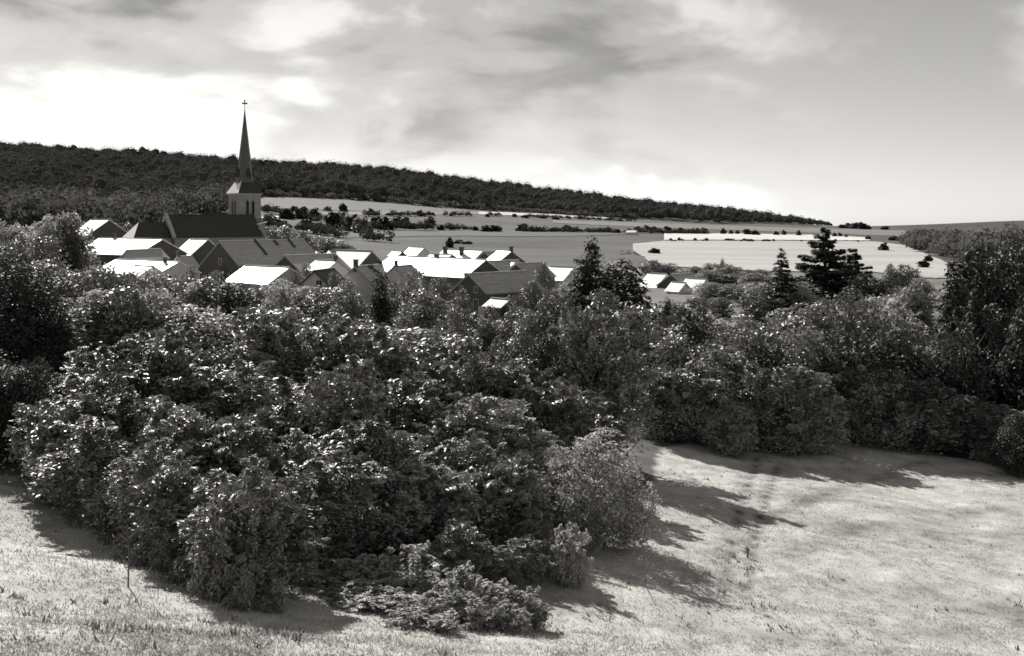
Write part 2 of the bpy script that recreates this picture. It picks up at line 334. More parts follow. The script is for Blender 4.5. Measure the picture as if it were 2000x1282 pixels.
# ------------------------------------------------------------ plants
def unit(n, rng):
    v = rng.normal(size=(n, 3)); return v / np.linalg.norm(v, axis=1, keepdims=True)
def norm(v): return v / (np.linalg.norm(v, axis=1, keepdims=True) + 1e-9)
def leaf_mesh(name, P, Nn, A, L, W, mat):
    A = norm(A - Nn * (A * Nn).sum(1, keepdims=True)); S = np.cross(Nn, A)
    L = L[:, None]; W = W[:, None]
    fold = Nn * W * 0.22
    V = np.stack([P - A * L * 0.5, P + S * W * 0.5 + fold + A * L * 0.05, P + A * L * 0.5 - Nn * L * 0.08, P - S * W * 0.5 + fold + A * L * 0.05], 1).reshape(-1, 3)
    Fc = np.arange(len(P) * 4).reshape(-1, 4)
    return mesh_np(name, V, Fc, mat)
def broad_crown(seed, H, Rr, base, n, ll, lw, mat, nlobe=14, cone=0.0, per=16, spread=0.42, flat=0.75, taper=1.0, ragged=0.0):
    """leaves gathered in sprays on the skins of many overlapping lobes"""
    rng = np.random.default_rng(seed)
    zc0 = H * base; hh = H - zc0
    lob = []
    for k in range(nlobe):
        u = (k + 0.5) / nlobe; a = k * 2.399 + rng.uniform(-.5, .5)
        if cone: prof = Rr * ((1 - u) ** taper) * cone + Rr * (1 - cone) * math.sin(math.pi * (0.12 + 0.83 * u)) ** 0.7
        else: prof = Rr * math.sin(math.pi * (0.16 + 0.76 * u)) ** 0.7
        lr = prof * rng.uniform(0.42 - .12 * ragged, 0.6 - .06 * ragged) + 0.03 * Rr
        rad = max(prof - lr, 0) * rng.uniform(0.75, 1.12 + .22 * ragged)
        lob.append((rad * math.cos(a), rad * math.sin(a), zc0 + hh * (0.06 + 0.90 * u) - lr * 0.35, lr))
    lob = np.array(lob)
    if ragged: lob[:, 2] += rng.normal(size=nlobe) * H * 0.05
    lob[:, 2] = np.minimum(lob[:, 2], H - lob[:, 3] * flat)
    nc = max(1, n // per)
    w = lob[:, 3] ** 2; li = rng.choice(nlobe, nc, p=w / w.sum())
    d = unit(nc, rng); d[:, 2] = d[:, 2] + 0.25; d = norm(d)
    C = lob[li, :3] + d * lob[li, 3:4] * np.array([1, 1, flat]) * rng.uniform(0.72 - .24 * ragged, 1.06 + .06 * ragged, (nc, 1))
    szc = rng.uniform(0.7, 1.3, nc)
    if ragged:
        # long leafy shoots standing out of the lobes
        ns, kk = 95, 7; sl = rng.choice(nlobe, ns, p=w / w.sum()); sd_ = unit(ns, rng); sd_[:, 2] = np.abs(sd_[:, 2]) + .35; sd_ = norm(sd_)
        ln_ = rng.uniform(.35, 1.0, ns) * Rr * .55
        for q in range(kk):
            f = (q + .5) / kk
            cc = lob[sl, :3] + sd_ * (lob[sl, 3] * .85 + ln_ * f)[:, None]; cc[:, 2] -= (f ** 2) * ln_ * .25
            C = np.concatenate([C, cc]); d = np.concatenate([d, sd_]); szc = np.concatenate([szc, np.full(ns, .42 * (1.15 - .6 * f))])
        C[:, 2] = np.minimum(C[:, 2], H * 1.06)
        per = max(6, per * 3 // 5); nc = len(C)
    ci = np.repeat(np.arange(nc), per); N = len(ci)
    sz = np.repeat(szc, per)
    up = np.array([0, 0, 1.0])
    fan = norm(d * 0.5 + up * 0.65 + rng.normal(size=(nc, 3)) * 0.5)
    off = rng.normal(size=(N, 3)) * (spread * sz)[:, None]
    off -= fan[ci] * (off * fan[ci]).sum(1, keepdims=True) * 0.72
    off -= up * (np.linalg.norm(off, axis=1, keepdims=True) ** 2 / (spread * 5))
    P = C[ci] + off
    Nn = norm(fan[ci] + rng.normal(size=(N, 3)) * 0.27)
    A = norm(d[ci] * np.array([1, 1, 0.2]) + np.repeat(rng.normal(size=(nc, 3)) * 0.6, per, 0) + rng.normal(size=(N, 3)) * 0.45)
    return leaf_mesh('crown', P, Nn, A, ll * rng.uniform(0.6, 1.3, N), lw * rng.uniform(0.6, 1.3, N), mat)
def trunk_mesh(seed, H, Rr, base, r0, limbs=6):
    rng = random.Random(seed); b = MB()
    top = H * (base + (1 - base) * 0.6); pts = [(0, 0, -0.4)]; x = y = 0
    for k in range(1, 6):
        x += rng.uniform(-.05, .05) * Rr; y += rng.uniform(-.05, .05) * Rr; pts.append((x, y, top * k / 5))
    b.tube(pts, [r0 * (1.25 - 0.2 * k) for k in range(6)], 7)
    for k in range(limbs):
        a = k * 2.4 + rng.uniform(-.4, .4); z = H * base * 0.8 + (top - H * base * 0.8) * k / limbs; l = Rr * rng.uniform(.6, 1.05)
        q = [(0, 0, z), (math.cos(a) * l * .5, math.sin(a) * l * .5, z + l * .35), (math.cos(a) * l, math.sin(a) * l, z + l * .85)]
        b.tube(q, [r0 * .45, r0 * .3, r0 * .1], 5)
    me = bpy.data.meshes.new('trunk'); me.from_pydata(b.v, [], b.f); me.update(); me.materials.append(M['bark']); return me
def spruce_crown(seed, H, Rr, mat, step=0.045, plate=False, ll=0.5, lw=0.2, dens=1.0):
    rng = np.random.default_rng(seed); P = []; Nn = []; A = []; S = []
    z = H * (0.10 if not plate else 0.22)
    while z < H * 0.985:
        u = z / H
        prof = Rr * (1 - u) ** (0.85 if not plate else 0.62) + 0.02 * Rr
        k = max(4, int((11 if not plate else 8) * (1 - u * 0.5)))
        a0 = rng.uniform(0, 6.28)
        for j in range(k):
            a = a0 + j * 6.283 / k + rng.uniform(-.25, .25)
            l = prof * (rng.uniform(0.75, 1.12) if not plate else rng.uniform(0.35, 1.2))
            droop = -0.28 if not plate else rng.uniform(-0.12, 0.16)
            n = max(3, int(dens * l / ll * (5 if not plate else 10)))
            t = rng.uniform(0.12, 1.0, n) ** 0.8
            wid = (0.22 * l * (1 - 0.55 * t)) if not plate else (0.34 * l * np.sin(np.pi * (0.12 + 0.8 * t)))
            s = rng.uniform(-1, 1, n) * wid
            d = np.array([math.cos(a), math.sin(a)]); q = np.array([-d[1], d[0]])
            xy = d[None] * (t * l)[:, None] + q[None] * s[:, None]
            zj = rng.uniform(-.5, .5) * H * step * (1.0 if plate else .6)
            zz = z + zj + droop * l * t + 0.10 * l * t ** 2 + rng.normal(size=n) * (0.16 if plate else 0.10)
            P.append(np.column_stack([xy, zz])); 
            Nn.append(np.column_stack([rng.normal(size=(n, 2)) * 0.28 + d[None] * 0.15, np.ones(n)]))
            A.append(np.column_stack([np.repeat(d[None], n, 0) + q[None] * (s / (wid + .01))[:, None] * 0.8, np.full(n, droop)]))
        z += H * step * rng.uniform(0.8, 1.2) * ((1.0 if not plate else 1.5))
    P = np.concatenate(P); Nn = norm(np.concatenate(Nn)); A = norm(np.concatenate(A)); n = len(P)
    return leaf_mesh('crown', P, Nn, A, ll * rng.uniform(.6, 1.4, n), lw * rng.uniform(.6, 1.4, n), mat)

PROTO = {}
def proto(kind, H, Rr, crowns, trunk): PROTO[kind] = (H, Rr, crowns, trunk)
lf, ld, lp, nd = M['leaf'], M['leaf_dark'], M['leaf_pale'], M['needle']
NEAR = 13500
proto('near', 8.0, 2.7, [broad_crown(10 + i, 8, 2.7, 0.05, NEAR, .32, .13, lf, 17, per=46, spread=.43, ragged=1.0) for i in range(8)], [trunk_mesh(i, 8, 2.9, .18, .17, 9) for i in range(4)])
proto('near_dark', 10.0, 3.6, [broad_crown(30 + i, 10, 3.6, 0.08, NEAR, .30, .15, ld, 18, per=14, spread=.40) for i in range(3)], [trunk_mesh(5 + i, 10, 3.6, .15, .24) for i in range(2)])
proto('near_pale', 4.0, 2.1, [broad_crown(40 + i, 4, 2.1, 0.04, 6500, .17, .075, lp, 14, per=16, spread=.20) for i in range(3)], [trunk_mesh(9 + i, 4, 2.1, .1, .08) for i in range(2)])
proto('bush', 1.8, 1.2, [broad_crown(50 + i, 1.8, 1.2, 0.02, 2400, .17, .08, M['leaf_bush'], 11, per=14, spread=.15, ragged=.6) for i in range(3)], [trunk_mesh(12 + i, 1.8, 1.2, .08, .04) for i in range(2)])
proto('scrub', 1.4, 1.1, [broad_crown(55 + i, 1.4, 1.1, 0.0, 1500, .2, .08, lf, 9, per=12, spread=.17) for i in range(3)], [trunk_mesh(16, 1.4, 1.3, .05, .03)])
proto('mid', 9.0, 3.6, [broad_crown(60 + i, 9, 3.6, 0.10, 5200, .46, .23, lf, 15, per=18, spread=.50) for i in range(6)], [trunk_mesh(20 + i, 9, 3.6, .18, .2) for i in range(2)])
proto('mid_pale', 9.0, 3.6, [broad_crown(70 + i, 9, 3.6, 0.08, 5200, .46, .23, lp, 15, per=18, spread=.50) for i in range(3)], [trunk_mesh(23 + i, 9, 3.6, .18, .2) for i in range(2)])
proto('mid_dark', 9.0, 3.4, [broad_crown(80 + i, 9, 3.4, 0.06, 5200, .42, .22, ld, 15, per=9, spread=.40) for i in range(3)], [trunk_mesh(26 + i, 9, 3.4, .15, .22) for i in range(2)])
proto('cone', 12.0, 3.0, [broad_crown(90 + i, 12, 3.0, 0.05, 6000, .42, .2, ld, 22, cone=0.85, per=10, spread=.35, taper=.8) for i in range(2)], [trunk_mesh(30, 12, 2.0, .12, .22)])
proto('column', 12.0, 1.7, [broad_crown(95 + i, 12, 1.7, 0.05, 4200, .40, .19, ld, 22, cone=0.25, per=10, spread=.32) for i in range(2)], [trunk_mesh(31, 12, 1.2, .1, .2)])
proto('spruce', 12.0, 2.9, [spruce_crown(100 + i, 12, 2.9, nd, dens=2.6) for i in range(2)], [trunk_mesh(40, 12, 1.0, .3, .2, 3)])
proto('cedar', 14.0, 5.6, [spruce_crown(110 + i, 14, 5.6, nd, 0.040, True, .6, .3, 4.2) for i in range(2)], [trunk_mesh(41, 14, 2.0, .5, .34, 4)])
proto('far', 8.0, 3.8, [broad_crown(120 + i, 8, 3.8, 0.03, 800, 1.7, 1.4, lf, 8, per=6, spread=.55) for i in range(5)], [])
proto('far_dark', 8.0, 3.8, [broad_crown(130 + i, 8, 3.8, 0.03, 800, 1.7, 1.4, ld, 8, per=6, spread=.55) for i in range(5)], [])
USE = {}
KINDNAME = {'near': 'broadleaf_tree', 'near_dark': 'broadleaf_tree', 'near_pale': 'shrub', 'bush': 'bush', 'scrub': 'scrub_bush', 'mid': 'broadleaf_tree', 'mid_pale': 'broadleaf_tree', 'mid_dark': 'broadleaf_tree', 'cone': 'conical_tree', 'column': 'columnar_tree', 'spruce': 'spruce_tree', 'cedar': 'cedar_tree', 'far': 'hedgerow_tree', 'far_dark': 'hedgerow_tree'}
def plant(kind, px, D, label, group=None, top=None, H=None, wide=None, name=None, sink=0.1):
    """stand a plant on the land at distance D; height from the level of its top or given"""
    pH, pR, crowns, trunks = PROTO[kind]
    x = (px - 1000) / F * D; g = float(gh(x, D))
    if H is None: H = max(-(top - HY) / F * D - g, 0.5)
    sz = H / pH; sx = sz if wide is None else (wide / F * D / 2) / pR
    k = USE.get(kind, 0); USE[kind] = k + 1
    nm = name or KINDNAME[kind]
    cat = 'bush' if 'bush' in nm or 'shrub' in nm else 'tree'
    if not trunks:
        o = link(bpy.data.objects.new(nm, crowns[k % len(crowns)])); tag(o, label, cat, group)
    else:
        o = thing(nm, label, cat, (0, 0, 0), 0, group)
        link(bpy.data.objects.new('trunk', trunks[k % len(trunks)]), o)
        link(bpy.data.objects.new('crown', crowns[k % len(crowns)]), o)
    o.location = (x, D, g - sink); o.rotation_euler = (0, 0, random.uniform(0, 6.28)); o.scale = (sx, sx * random.uniform(.92, 1.08), sz)
    return o
def row(kind, tops, D, step, wpx, label, group, dj=2.0, tj=14, kinds=None):
    """a loose row of plants; tops = outline of their heads in the photograph"""
    xs, ys = zip(*tops); p = xs[0] + random.uniform(0, step * .4)
    while p <= xs[-1]:
        k = kind if kinds is None else random.choice(kinds)
        lab = label if isinstance(label, str) else [l for m, l in label if p <= m][0]
        plant(k, p, D + random.uniform(-dj, dj), lab, group, top=np.interp(p, xs, ys) + random.uniform(-tj, tj), wide=wpx * random.uniform(.85, 1.2))
        p += step * random.uniform(.8, 1.2)

def brow(kind, bases, back, h, step, wpx, label, group, dj=1.0):
    """plants rooted along a line on the land (points of the photograph), a little behind it; h = heights in metres"""
    xs, ys = zip(*bases); p = xs[0]
    while p <= xs[-1]:
        lab = label if isinstance(label, str) else [l for m, l in label if p <= m][0]
        D0 = hit(p, float(np.interp(p, xs, ys))) + back + random.uniform(-dj, dj)
        plant(kind, p + random.uniform(-6, 6), D0, lab, group, H=random.uniform(*h), wide=wpx * random.uniform(.85, 1.25))
        p += step * random.uniform(.8, 1.2)

# --- thicket between the camera and the village
T1 = ([(330, 'low leafy tree at the meadow edge beside the thin bare sapling'), (560, 'low leafy tree of the thicket front between the bare sapling and the low bushes'), (830, 'leafy tree of the thicket front, straight behind the sunlit low bushes'), (9999, 'leafy tree of the thicket front between the low bushes and the pale rounded shrub')], 'trees along the front of the thicket')
FRONT = [(105, 960), (170, 1020), (240, 1070), (310, 1105), (390, 1150), (470, 1180), (560, 1185), (620, 1150), (660, 1140), (740, 1125), (840, 1125), (940, 1130), (1030, 1110)]
brow('near', FRONT[:7], 2.0, (2.8, 5.0), 46, 165, *T1, dj=1.0)
brow('near', FRONT[7:], 4.2, (3.2, 4.6), 52, 165, *T1, dj=.8)
brow('near_dark', [(-160, 880), (0, 930), (90, 950)], 4.0, (4.5, 6.0), 60, 160, 'dark dense tree between the tall dark tree and the open slope', 'trees at the left end of the thicket', dj=1.0)
T2 = ([(330, 'leafy tree inside the thicket near the big dark trees at its end'), (620, 'leafy tree in the thicket behind the front trees beside the bare sapling'), (840, 'leafy tree in the middle of the thicket above the low bushes'), (9999, 'leafy tree inside the thicket behind the pale rounded shrub')], 'trees inside the thicket')
row('near', [(130, 790), (300, 800), (500, 835), (700, 850), (900, 870), (1010, 900)], 49.5, 64, 185, *T2, tj=50)
T2B = ([(m, l.replace('leafy tree', 'taller leafy tree')) for m, l in T2[0]], T2[1])
row('near', [(120, 730), (300, 700), (500, 720), (700, 730), (900, 780), (1010, 830)], 57, 66, 175, *T2B, tj=42)
T3 = ([(400, 'tall bushy tree at the back of the thicket below the great white roof and outhouse'), (640, 'tall bushy tree at the back of the thicket below the big barn'), (880, 'tall bushy tree at the back of the thicket below the plastered gables'), (9999, 'tall bushy tree at the back of the thicket below the dark brick house')], 'trees at the back of the thicket')
row('near', [(180, 665), (300, 655), (480, 640), (640, 665), (800, 640), (900, 690), (1000, 690), (1100, 740)], 68, 66, 160, *T3, tj=30)
row('near', [(980, 660), (1060, 640), (1150, 600), (1240, 640)], 76, 58, 150, 'tall dark leafy tree above the shadowed hollow at the meadow corner', 'trees above the shadowed hollow', tj=14, kinds=['near', 'near_dark'])
row('near', [(1020, 770), (1100, 730), (1190, 740)], 63, 80, 190, 'leafy tree standing behind the pale round shrub', 'trees behind the pale round shrub', tj=14)
row('mid', [(150, 560), (260, 540), (330, 560), (420, 600), (520, 600), (640, 600), (760, 640), (880, 650)], 92, 80, 190, [(350, 'grey leafy garden tree below the pale low roof'), (540, 'grey leafy garden tree below the black round tree and barn'), (740, 'grey leafy garden tree below the plastered gable houses'), (9999, 'grey leafy garden tree below the dark pointed tree and brick house')], 'garden trees below the nearest roofs', tj=10, kinds=['mid', 'mid', 'mid_pale'])
# the dark tall tree on the left
for p, t, D in ((-60, 470, 88), (45, 495, 84), (95, 610, 82)):
    plant('near_dark', p, D, 'tall dark tree with dense shaded foliage at the left end of the thicket' if p == 45 else ('big dark tree crowding behind the tall dark tree at the thicket end' if p < 0 else 'shorter dark tree leaning out beside the tall dark tree'), None, top=t, wide=250 if p < 90 else 150)
plant('near', 20, 68, 'leafy tree in front of the tall dark tree, above the meadow edge', None, top=780, wide=200)
plant('near_dark', -40, 73, 'dark low tree filling the foot of the tall dark tree', None, top=700, wide=260)
# pale shrubs at the meadow edge
plant('near_pale', 1165, 52, 'pale rounded shrub standing out on the meadow edge', None, top=828, wide=235)
plant('near_pale', 1092, 53.5, 'smaller pale shrub touching the rounded shrub on the meadow edge', None, top=862, wide=120)
plant('near_pale', 1130, 50.5, 'low pale shrub spreading at the front of the rounded shrub', None, top=915, wide=150)
plant('near_pale', 1220, 53, 'low grey shrub at the foot of the rounded pale shrub', None, top=895, wide=150)
TB = ('small sunlit bush sprawling on the meadow below the thicket', 'low bushes at the foot of the thicket')
for p, t, D, w in ((640, 1140, 39, 110), (705, 1095, 38.6, 165), (785, 1075, 38.8, 160), (745, 1150, 36.5, 160), (830, 1165, 35.4, 135), (900, 1118, 37.4, 150), (965, 1140, 37.5, 130), (1015, 1155, 37.8, 110), (1110, 1030, 44.5, 90), (590, 1150, 39.8, 80), (870, 1150, 36.4, 90), (690, 1180, 36.6, 110), (800, 1195, 34.6, 110), (855, 1200, 34.2, 90), (930, 1165, 36, 110), (1000, 1185, 36.3, 90), (660, 1190, 37.2, 70), (1045, 1180, 37.6, 60)):
    TB = ('sunlit low bush at the end of the bush patch towards the bare sapling' if p <= 720 else 'sunlit low bush in the middle of the bush patch below the thicket' if p <= 900 else 'sunlit low bush at the end of the bush patch towards the pale rounded shrub', 'low bushes at the foot of the thicket')
    plant('bush', p, D, *TB, top=t, wide=w)
brow('near', [(860, 1160), (950, 1160), (1040, 1140), (1075, 1100)], .6, (1.4, 2.3), 40, 100, 'waist-high leafy shrub between the bush patch and the thicket trees', 'shrubs between bush patch and thicket', dj=.5)
brow('scrub', [(95, 962), (170, 1028), (240, 1082), (310, 1120), (390, 1165), (470, 1195), (560, 1200)], .3, (.5, 1.4), 30, 62, 'ragged low scrub at the shaded foot of the thicket by the sapling', 'scrub along the thicket foot', dj=.5)
brow('scrub', [(1280, 860), (1400, 840), (1500, 822), (1620, 832), (1740, 852), (1850, 886), (1990, 928)], 2.0, (.6, 1.5), 48, 44, 'ragged low scrub at the foot of the shrub row bordering the meadow', 'scrub along the far meadow edge', dj=.8)
# shrubs and trees round the right-hand meadow edge
row('near', [(1270, 720), (1400, 705), (1500, 715), (1600, 710)], 93, 55, 125, 'leafy tree on the far meadow edge behind the row of shrubs', 'trees on the far meadow edge', tj=14)
plant('near', 1420, 88, 'small grey shrub at the dark meadow corner', None, top=785, wide=110)
EDGE = [(1480, 815), (1620, 822), (1740, 842), (1850, 876), (1950, 910), (2060, 945)]
brow('near', EDGE, 4.0, (3.4, 5.0), 46, 120, [(1760, 'rounded shrub-like tree in the row bordering the far side of the meadow'), (9999, 'shrub-like tree at the low end of the row bordering the far meadow side')], 'row of shrubs bordering the meadow', dj=1.2)
row('near', [(1560, 715), (1700, 715), (1800, 740), (1900, 790), (2020, 830)], 98, 60, 130, 'leafy tree standing close behind the shrub row along the meadow', 'trees close behind the shrub row', dj=1.5, tj=10)
row('near_dark', [(1640, 690), (1760, 690), (1900, 700)], 102, 70, 150, 'low dark tree behind the row of shrubs bordering the meadow', 'dark trees behind the shrub row', tj=10)
row('mid', [(1290, 605), (1370, 590), (1450, 600), (1560, 590), (1640, 560), (1700, 565), (1800, 600)], 112, 70, 170, 'bushy grey tree in the wood below the great cedar', 'trees of the wood below the cedar', dj=4, tj=12, kinds=['mid', 'mid_pale', 'mid'])
row('mid', [(1300, 660), (1420, 650), (1560, 640), (1700, 640), (1830, 670)], 98, 85, 180, 'shaded tree low in the wood beside the meadow', 'shaded trees of the meadow wood', tj=12, kinds=['mid', 'mid_dark'])
plant('mid_dark', 1350, 105, 'dark round-headed tree in the wood between cottages and meadow', None, top=590, wide=130)
row('mid', [(1490, 560), (1570, 545)], 150, 55, 130, 'grey garden tree under the small pointed spruce', 'trees under the pointed spruce', tj=6)
# conifers
plant('cedar', 1612, 160, 'great dark cedar with flat layered branches before the pale stubble field', None, top=446, wide=185)
plant('cedar', 1665, 168, 'second smaller cedar merging with the great cedar', None, top=488, wide=150)
plant('spruce', 1527, 150, 'slender pointed spruce beside the great cedar', None, top=482, wide=105)
plant('mid_dark', 1690, 150, 'dark dense tree at the foot of the cedars', None, top=530, wide=110)
plant('mid_dark', 1730, 155, 'dark dense tree beside the stubble field corner', None, top=545, wide=90)
for p, t, D, w in ((1738, 512, 190, 36), (1770, 515, 190, 75), (1800, 540, 175, 60), (1760, 560, 150, 110), (1700, 590, 135, 110)):
    plant('mid', p, D, 'small rounded tree by the corner of the stubble field', 'small trees by the stubble field corner', top=t, wide=w)
# dark trees at the right edge
for p, t, D, w, k in ((1860, 505, 118, 120, 'spruce'), (1905, 470, 125, 140, 'mid_dark'), (1960, 455, 128, 150, 'mid_dark'), (2030, 450, 130, 170, 'mid_dark'), (1900, 560, 105, 130, 'spruce'), (1950, 590, 104, 120, 'mid_dark'), (1870, 610, 100, 140, 'mid_dark')):
    plant(k, p, D, 'tall black-green tree in the dark clump above the meadow wood' if k == 'mid_dark' else 'dark spruce in the clump above the meadow wood', 'dark clump above the meadow wood', top=t, wide=w)
plant('mid_dark', 2015, 100, 'dark dense tree standing apart beside the dark clump', None, top=560, wide=140)
plant('near_dark', 1995, 88, 'low dark shrub on the bank beyond the shrub row', None, top=800, wide=110)
# tall trees left of the stubble field
plant('column', 1157, 128, 'slender columnar tree with a knobbed tip rising above the roofs', None, top=447, wide=62)
plant('column', 1142, 124, 'leafy column-shaped tree beside the slender knobbed one', None, top=488, wide=80)
plant('column', 1185, 122, 'second leafy column-shaped tree close to the conical tree', None, top=496, wide=85)
plant('cone', 1222, 120, 'tall conical tree sloping down beside the far cottages', None, top=478, wide=210)
plant('cone', 1305, 118, 'small dark conical tree by the far cottages', None, top=552, wide=40)
plant('mid', 1170, 108, 'bushy tree at the foot of the columnar trees', None, top=552, wide=130)
plant('mid', 1240, 104, 'bushy tree at the foot of the conical tree', None, top=585, wide=130)
plant('mid', 1080, 112, 'bushy tree beside the long slate roof of the brick house', None, top=560, wide=100)
# trees among the houses
for p, t, D, w, k, lb in ((742, 508, 128, 78, 'cone', 'dark pointed tree before the long white roof'), (805, 520, 132, 85, 'mid', 'leafy tree standing against the long white roof'),
        (845, 565, 120, 100, 'mid', 'leafy tree left of the dark gabled brick house'), (880, 600, 108, 90, 'mid', 'shorter tree at the foot of the dark gabled brick house'), (450, 545, 118, 115, 'mid_dark', 'black round tree below the big barn'),
        (330, 540, 122, 40, 'cone', 'narrow dark tree before the pale low roof'), (575, 520, 142, 50, 'mid', 'small leafy tree at the end of the white front roof'), (437, 508, 165, 30, 'mid_dark', 'small dark tree under the barn gable'),
        (545, 545, 122, 90, 'mid_pale', 'pale tree below the white front roof'), (680, 540, 138, 70, 'mid', 'tree hiding the wall of the plastered gable house'), (1060, 510, 178, 42, 'mid', 'small tree between the brick roof and the white cottage'), (1105, 550, 150, 70, 'mid_pale', 'pale bush-like tree below the white cottage roof'),
        (1030, 600, 112, 90, 'mid', 'tree at the right end of the brick house'), (980, 655, 100, 80, 'mid', 'low tree in front of the small shed'), (640, 580, 130, 110, 'mid', 'tree before the plastered gable wall'), (380, 545, 128, 90, 'mid_pale', 'pale leafy tree before the barn yard'), (200, 510, 140, 100, 'mid_pale', 'pale leafy tree below the great white roof'), (270, 535, 124, 120, 'mid', 'grey leafy tree below the pale low roof')):
    plant(k, p, D, lb, None, top=t, wide=w)
row('mid', [(190, 512), (330, 532), (480, 545), (560, 540), (600, 562), (700, 555)], 132, 44, 115, 'leafy tree crowding up under the eaves of the village houses', 'trees under the village eaves', dj=6, tj=8, kinds=['mid', 'mid_pale', 'mid'])
row('mid', [(820, 565), (880, 590), (930, 615), (985, 618), (1040, 580)], 122, 38, 85, 'leafy tree around the dark brick house and its annex', 'trees around the brick house', dj=3, tj=10)
row('mid', [(1690, 575), (1760, 560), (1830, 560)], 140, 40, 95, 'leafy tree between the cedars and the dark clump', 'trees between cedars and dark clump', dj=5, tj=8)
for p, t, D, w, k, lb in ((372, 512, 172, 40, 'mid', 'small tree between the pale low roof and the barn gable'), (500, 527, 168, 36, 'mid_dark', 'small dark tree at the corner of the white front roof'), (598, 512, 178, 38, 'mid', 'small tree rising behind the small plastered house'), (655, 528, 160, 44, 'mid', 'small tree between the two plastered gable houses'), (725, 512, 172, 40, 'mid_dark', 'small dark tree beside the mottled roof gable'),
        (770, 545, 150, 60, 'mid', 'bushy tree beside the dark pointed tree'), (858, 535, 158, 60, 'mid', 'tree in front of the long white roof near the brick gable'), (900, 560, 138, 52, 'mid', 'tree hiding the lower wall of the brick gable'), (955, 590, 130, 56, 'mid', 'tree in front of the brick house annex'), (1010, 570, 138, 60, 'mid', 'tree under the slate eaves of the brick house'), (1040, 545, 150, 60, 'mid', 'tree at the far corner of the brick house'), (420, 525, 160, 50, 'mid', 'tree before the barn wall')):
    plant(k, p, D, lb, None, top=t, wide=w)
row('mid_pale', [(-20, 420), (60, 425), (110, 410), (160, 400)], 205, 42, 95, 'pale sunlit tree rising left of the white village roofs', 'pale trees left of the white roofs', dj=6, tj=5)
row('mid', [(-30, 455), (60, 450), (120, 450)], 170, 48, 105, 'leafy tree between the tall dark tree and the pale ones', 'trees left of the village', dj=5, tj=8)
row('mid', [(-20, 520), (80, 500), (150, 520)], 130, 55, 130, 'leafy tree behind the tall dark tree towards the village', 'trees behind the tall dark tree', dj=5, tj=8)
plant('mid_dark', 134, 190, 'dark tree touching the gable of the great white roof', None, top=415, wide=70)
row('mid', [(215, 425), (260, 430)], 280, 28, 60, 'small tree behind the church choir', 'trees behind the church choir', tj=4)
row('mid', [(500, 435), (560, 440), (640, 462), (680, 470)], 330, 26, 60, 'small orchard tree in the meadow behind the church', 'orchard trees behind the church', dj=25, tj=7)
# trees by the far cottages and along the stubble field
row('mid', [(1275, 508), (1320, 520), (1360, 518), (1400, 505), (1440, 520), (1490, 520)], 243, 26, 56, 'round garden tree along the near edge of the stubble field', 'trees along the stubble field', dj=14, tj=6)
plant('cone', 1411, 243, 'small dark pointed tree among the trees along the stubble field', None, top=500, wide=22)
row('mid', [(1380, 545), (1430, 550), (1490, 555)], 190, 34, 80, 'grey bushy tree between the far cottages and the spruce', 'trees right of the far cottages', dj=12, tj=6)
row('mid', [(1385, 528), (1450, 533), (1510, 538), (1580, 545)], 228, 30, 66, 'leafy tree filling the gap between far cottages and conifers', 'trees between far cottages and conifers', dj=8, tj=5)
row('mid', [(1385, 552), (1450, 556), (1540, 556)], 176, 30, 74, 'grey leafy tree below the gap right of the far cottages', 'trees below the cottage gap', dj=6, tj=5)
row('mid', [(1300, 578), (1360, 576), (1420, 582)], 150, 42, 90, 'grey bushy tree below the far cottages', 'trees below the far cottages', dj=8, tj=6)

# ------------------------------------------------------------ hedgerow trees and bushes out in the fields
HB = {'a': ('dark round tree in the hedge below the hillside pasture', 'hedge trees below the hillside pasture'),
      'b': ('small bush in the hedge line across the middle fields', 'hedge bushes across the middle fields'),
      'c': ('small tree in the hedge behind the straw band', 'hedge trees behind the straw band'),
      'd': ('lone bush in the pale stubble field', 'bushes in the stubble field'),
      'e': ('tree in the small copse on the far skyline', 'skyline copse trees'),
      'f': ('tree in the hedge along the lower edge of the hillside straw strip', 'hedge trees by the straw strip')}
def far(zone, px, base, h, w, dark=True):
    D = hit(px, base); plant('far_dark' if dark else 'far', px, D, *HB[zone], H=h / F * D * 1.15, wide=w * 1.15, sink=h / F * D * 0.2)
for p, b, h, w in ((560, 428, 22, 26), (590, 428, 26, 28), (612, 430, 26, 26), (648, 445, 34, 30), (670, 412, 16, 16), (664, 440, 22, 22), (690, 452, 34, 34), (706, 456, 36, 34), (725, 420, 14, 14), (735, 446, 24, 30), (752, 448, 26, 28), (775, 444, 22, 26), (790, 446, 24, 22), (820, 422, 12, 14), (840, 440, 18, 18), (860, 450, 12, 16), (540, 414, 12, 20), (520, 412, 12, 20), (575, 412, 10, 16), (640, 412, 10, 14), (525, 440, 24, 36), (545, 446, 20, 30), (545, 456, 18, 30), (600, 445, 18, 22), (625, 450, 16, 22)):
    far('a', p, b, h, w, random.random() < .6)
for p, b, h, w in ((878, 484, 22, 14), (928, 451, 10, 12), (948, 453, 14, 20), (964, 453, 14, 20), (1020, 452, 16, 26), (1036, 453, 12, 18), (1055, 453, 10, 18), (1080, 453, 9, 14), (1107, 453, 15, 18), (1185, 454, 11, 18), (1205, 455, 8, 14), (1245, 454, 13, 14), (1265, 454, 15, 18), (1278, 454, 13, 16), (1303, 455, 14, 18), (1330, 456, 12, 14), (1360, 457, 12, 18), (1375, 457, 13, 16), (895, 476, 8, 22), (912, 477, 6, 22)):
    far('b', p, b, h, w, True)
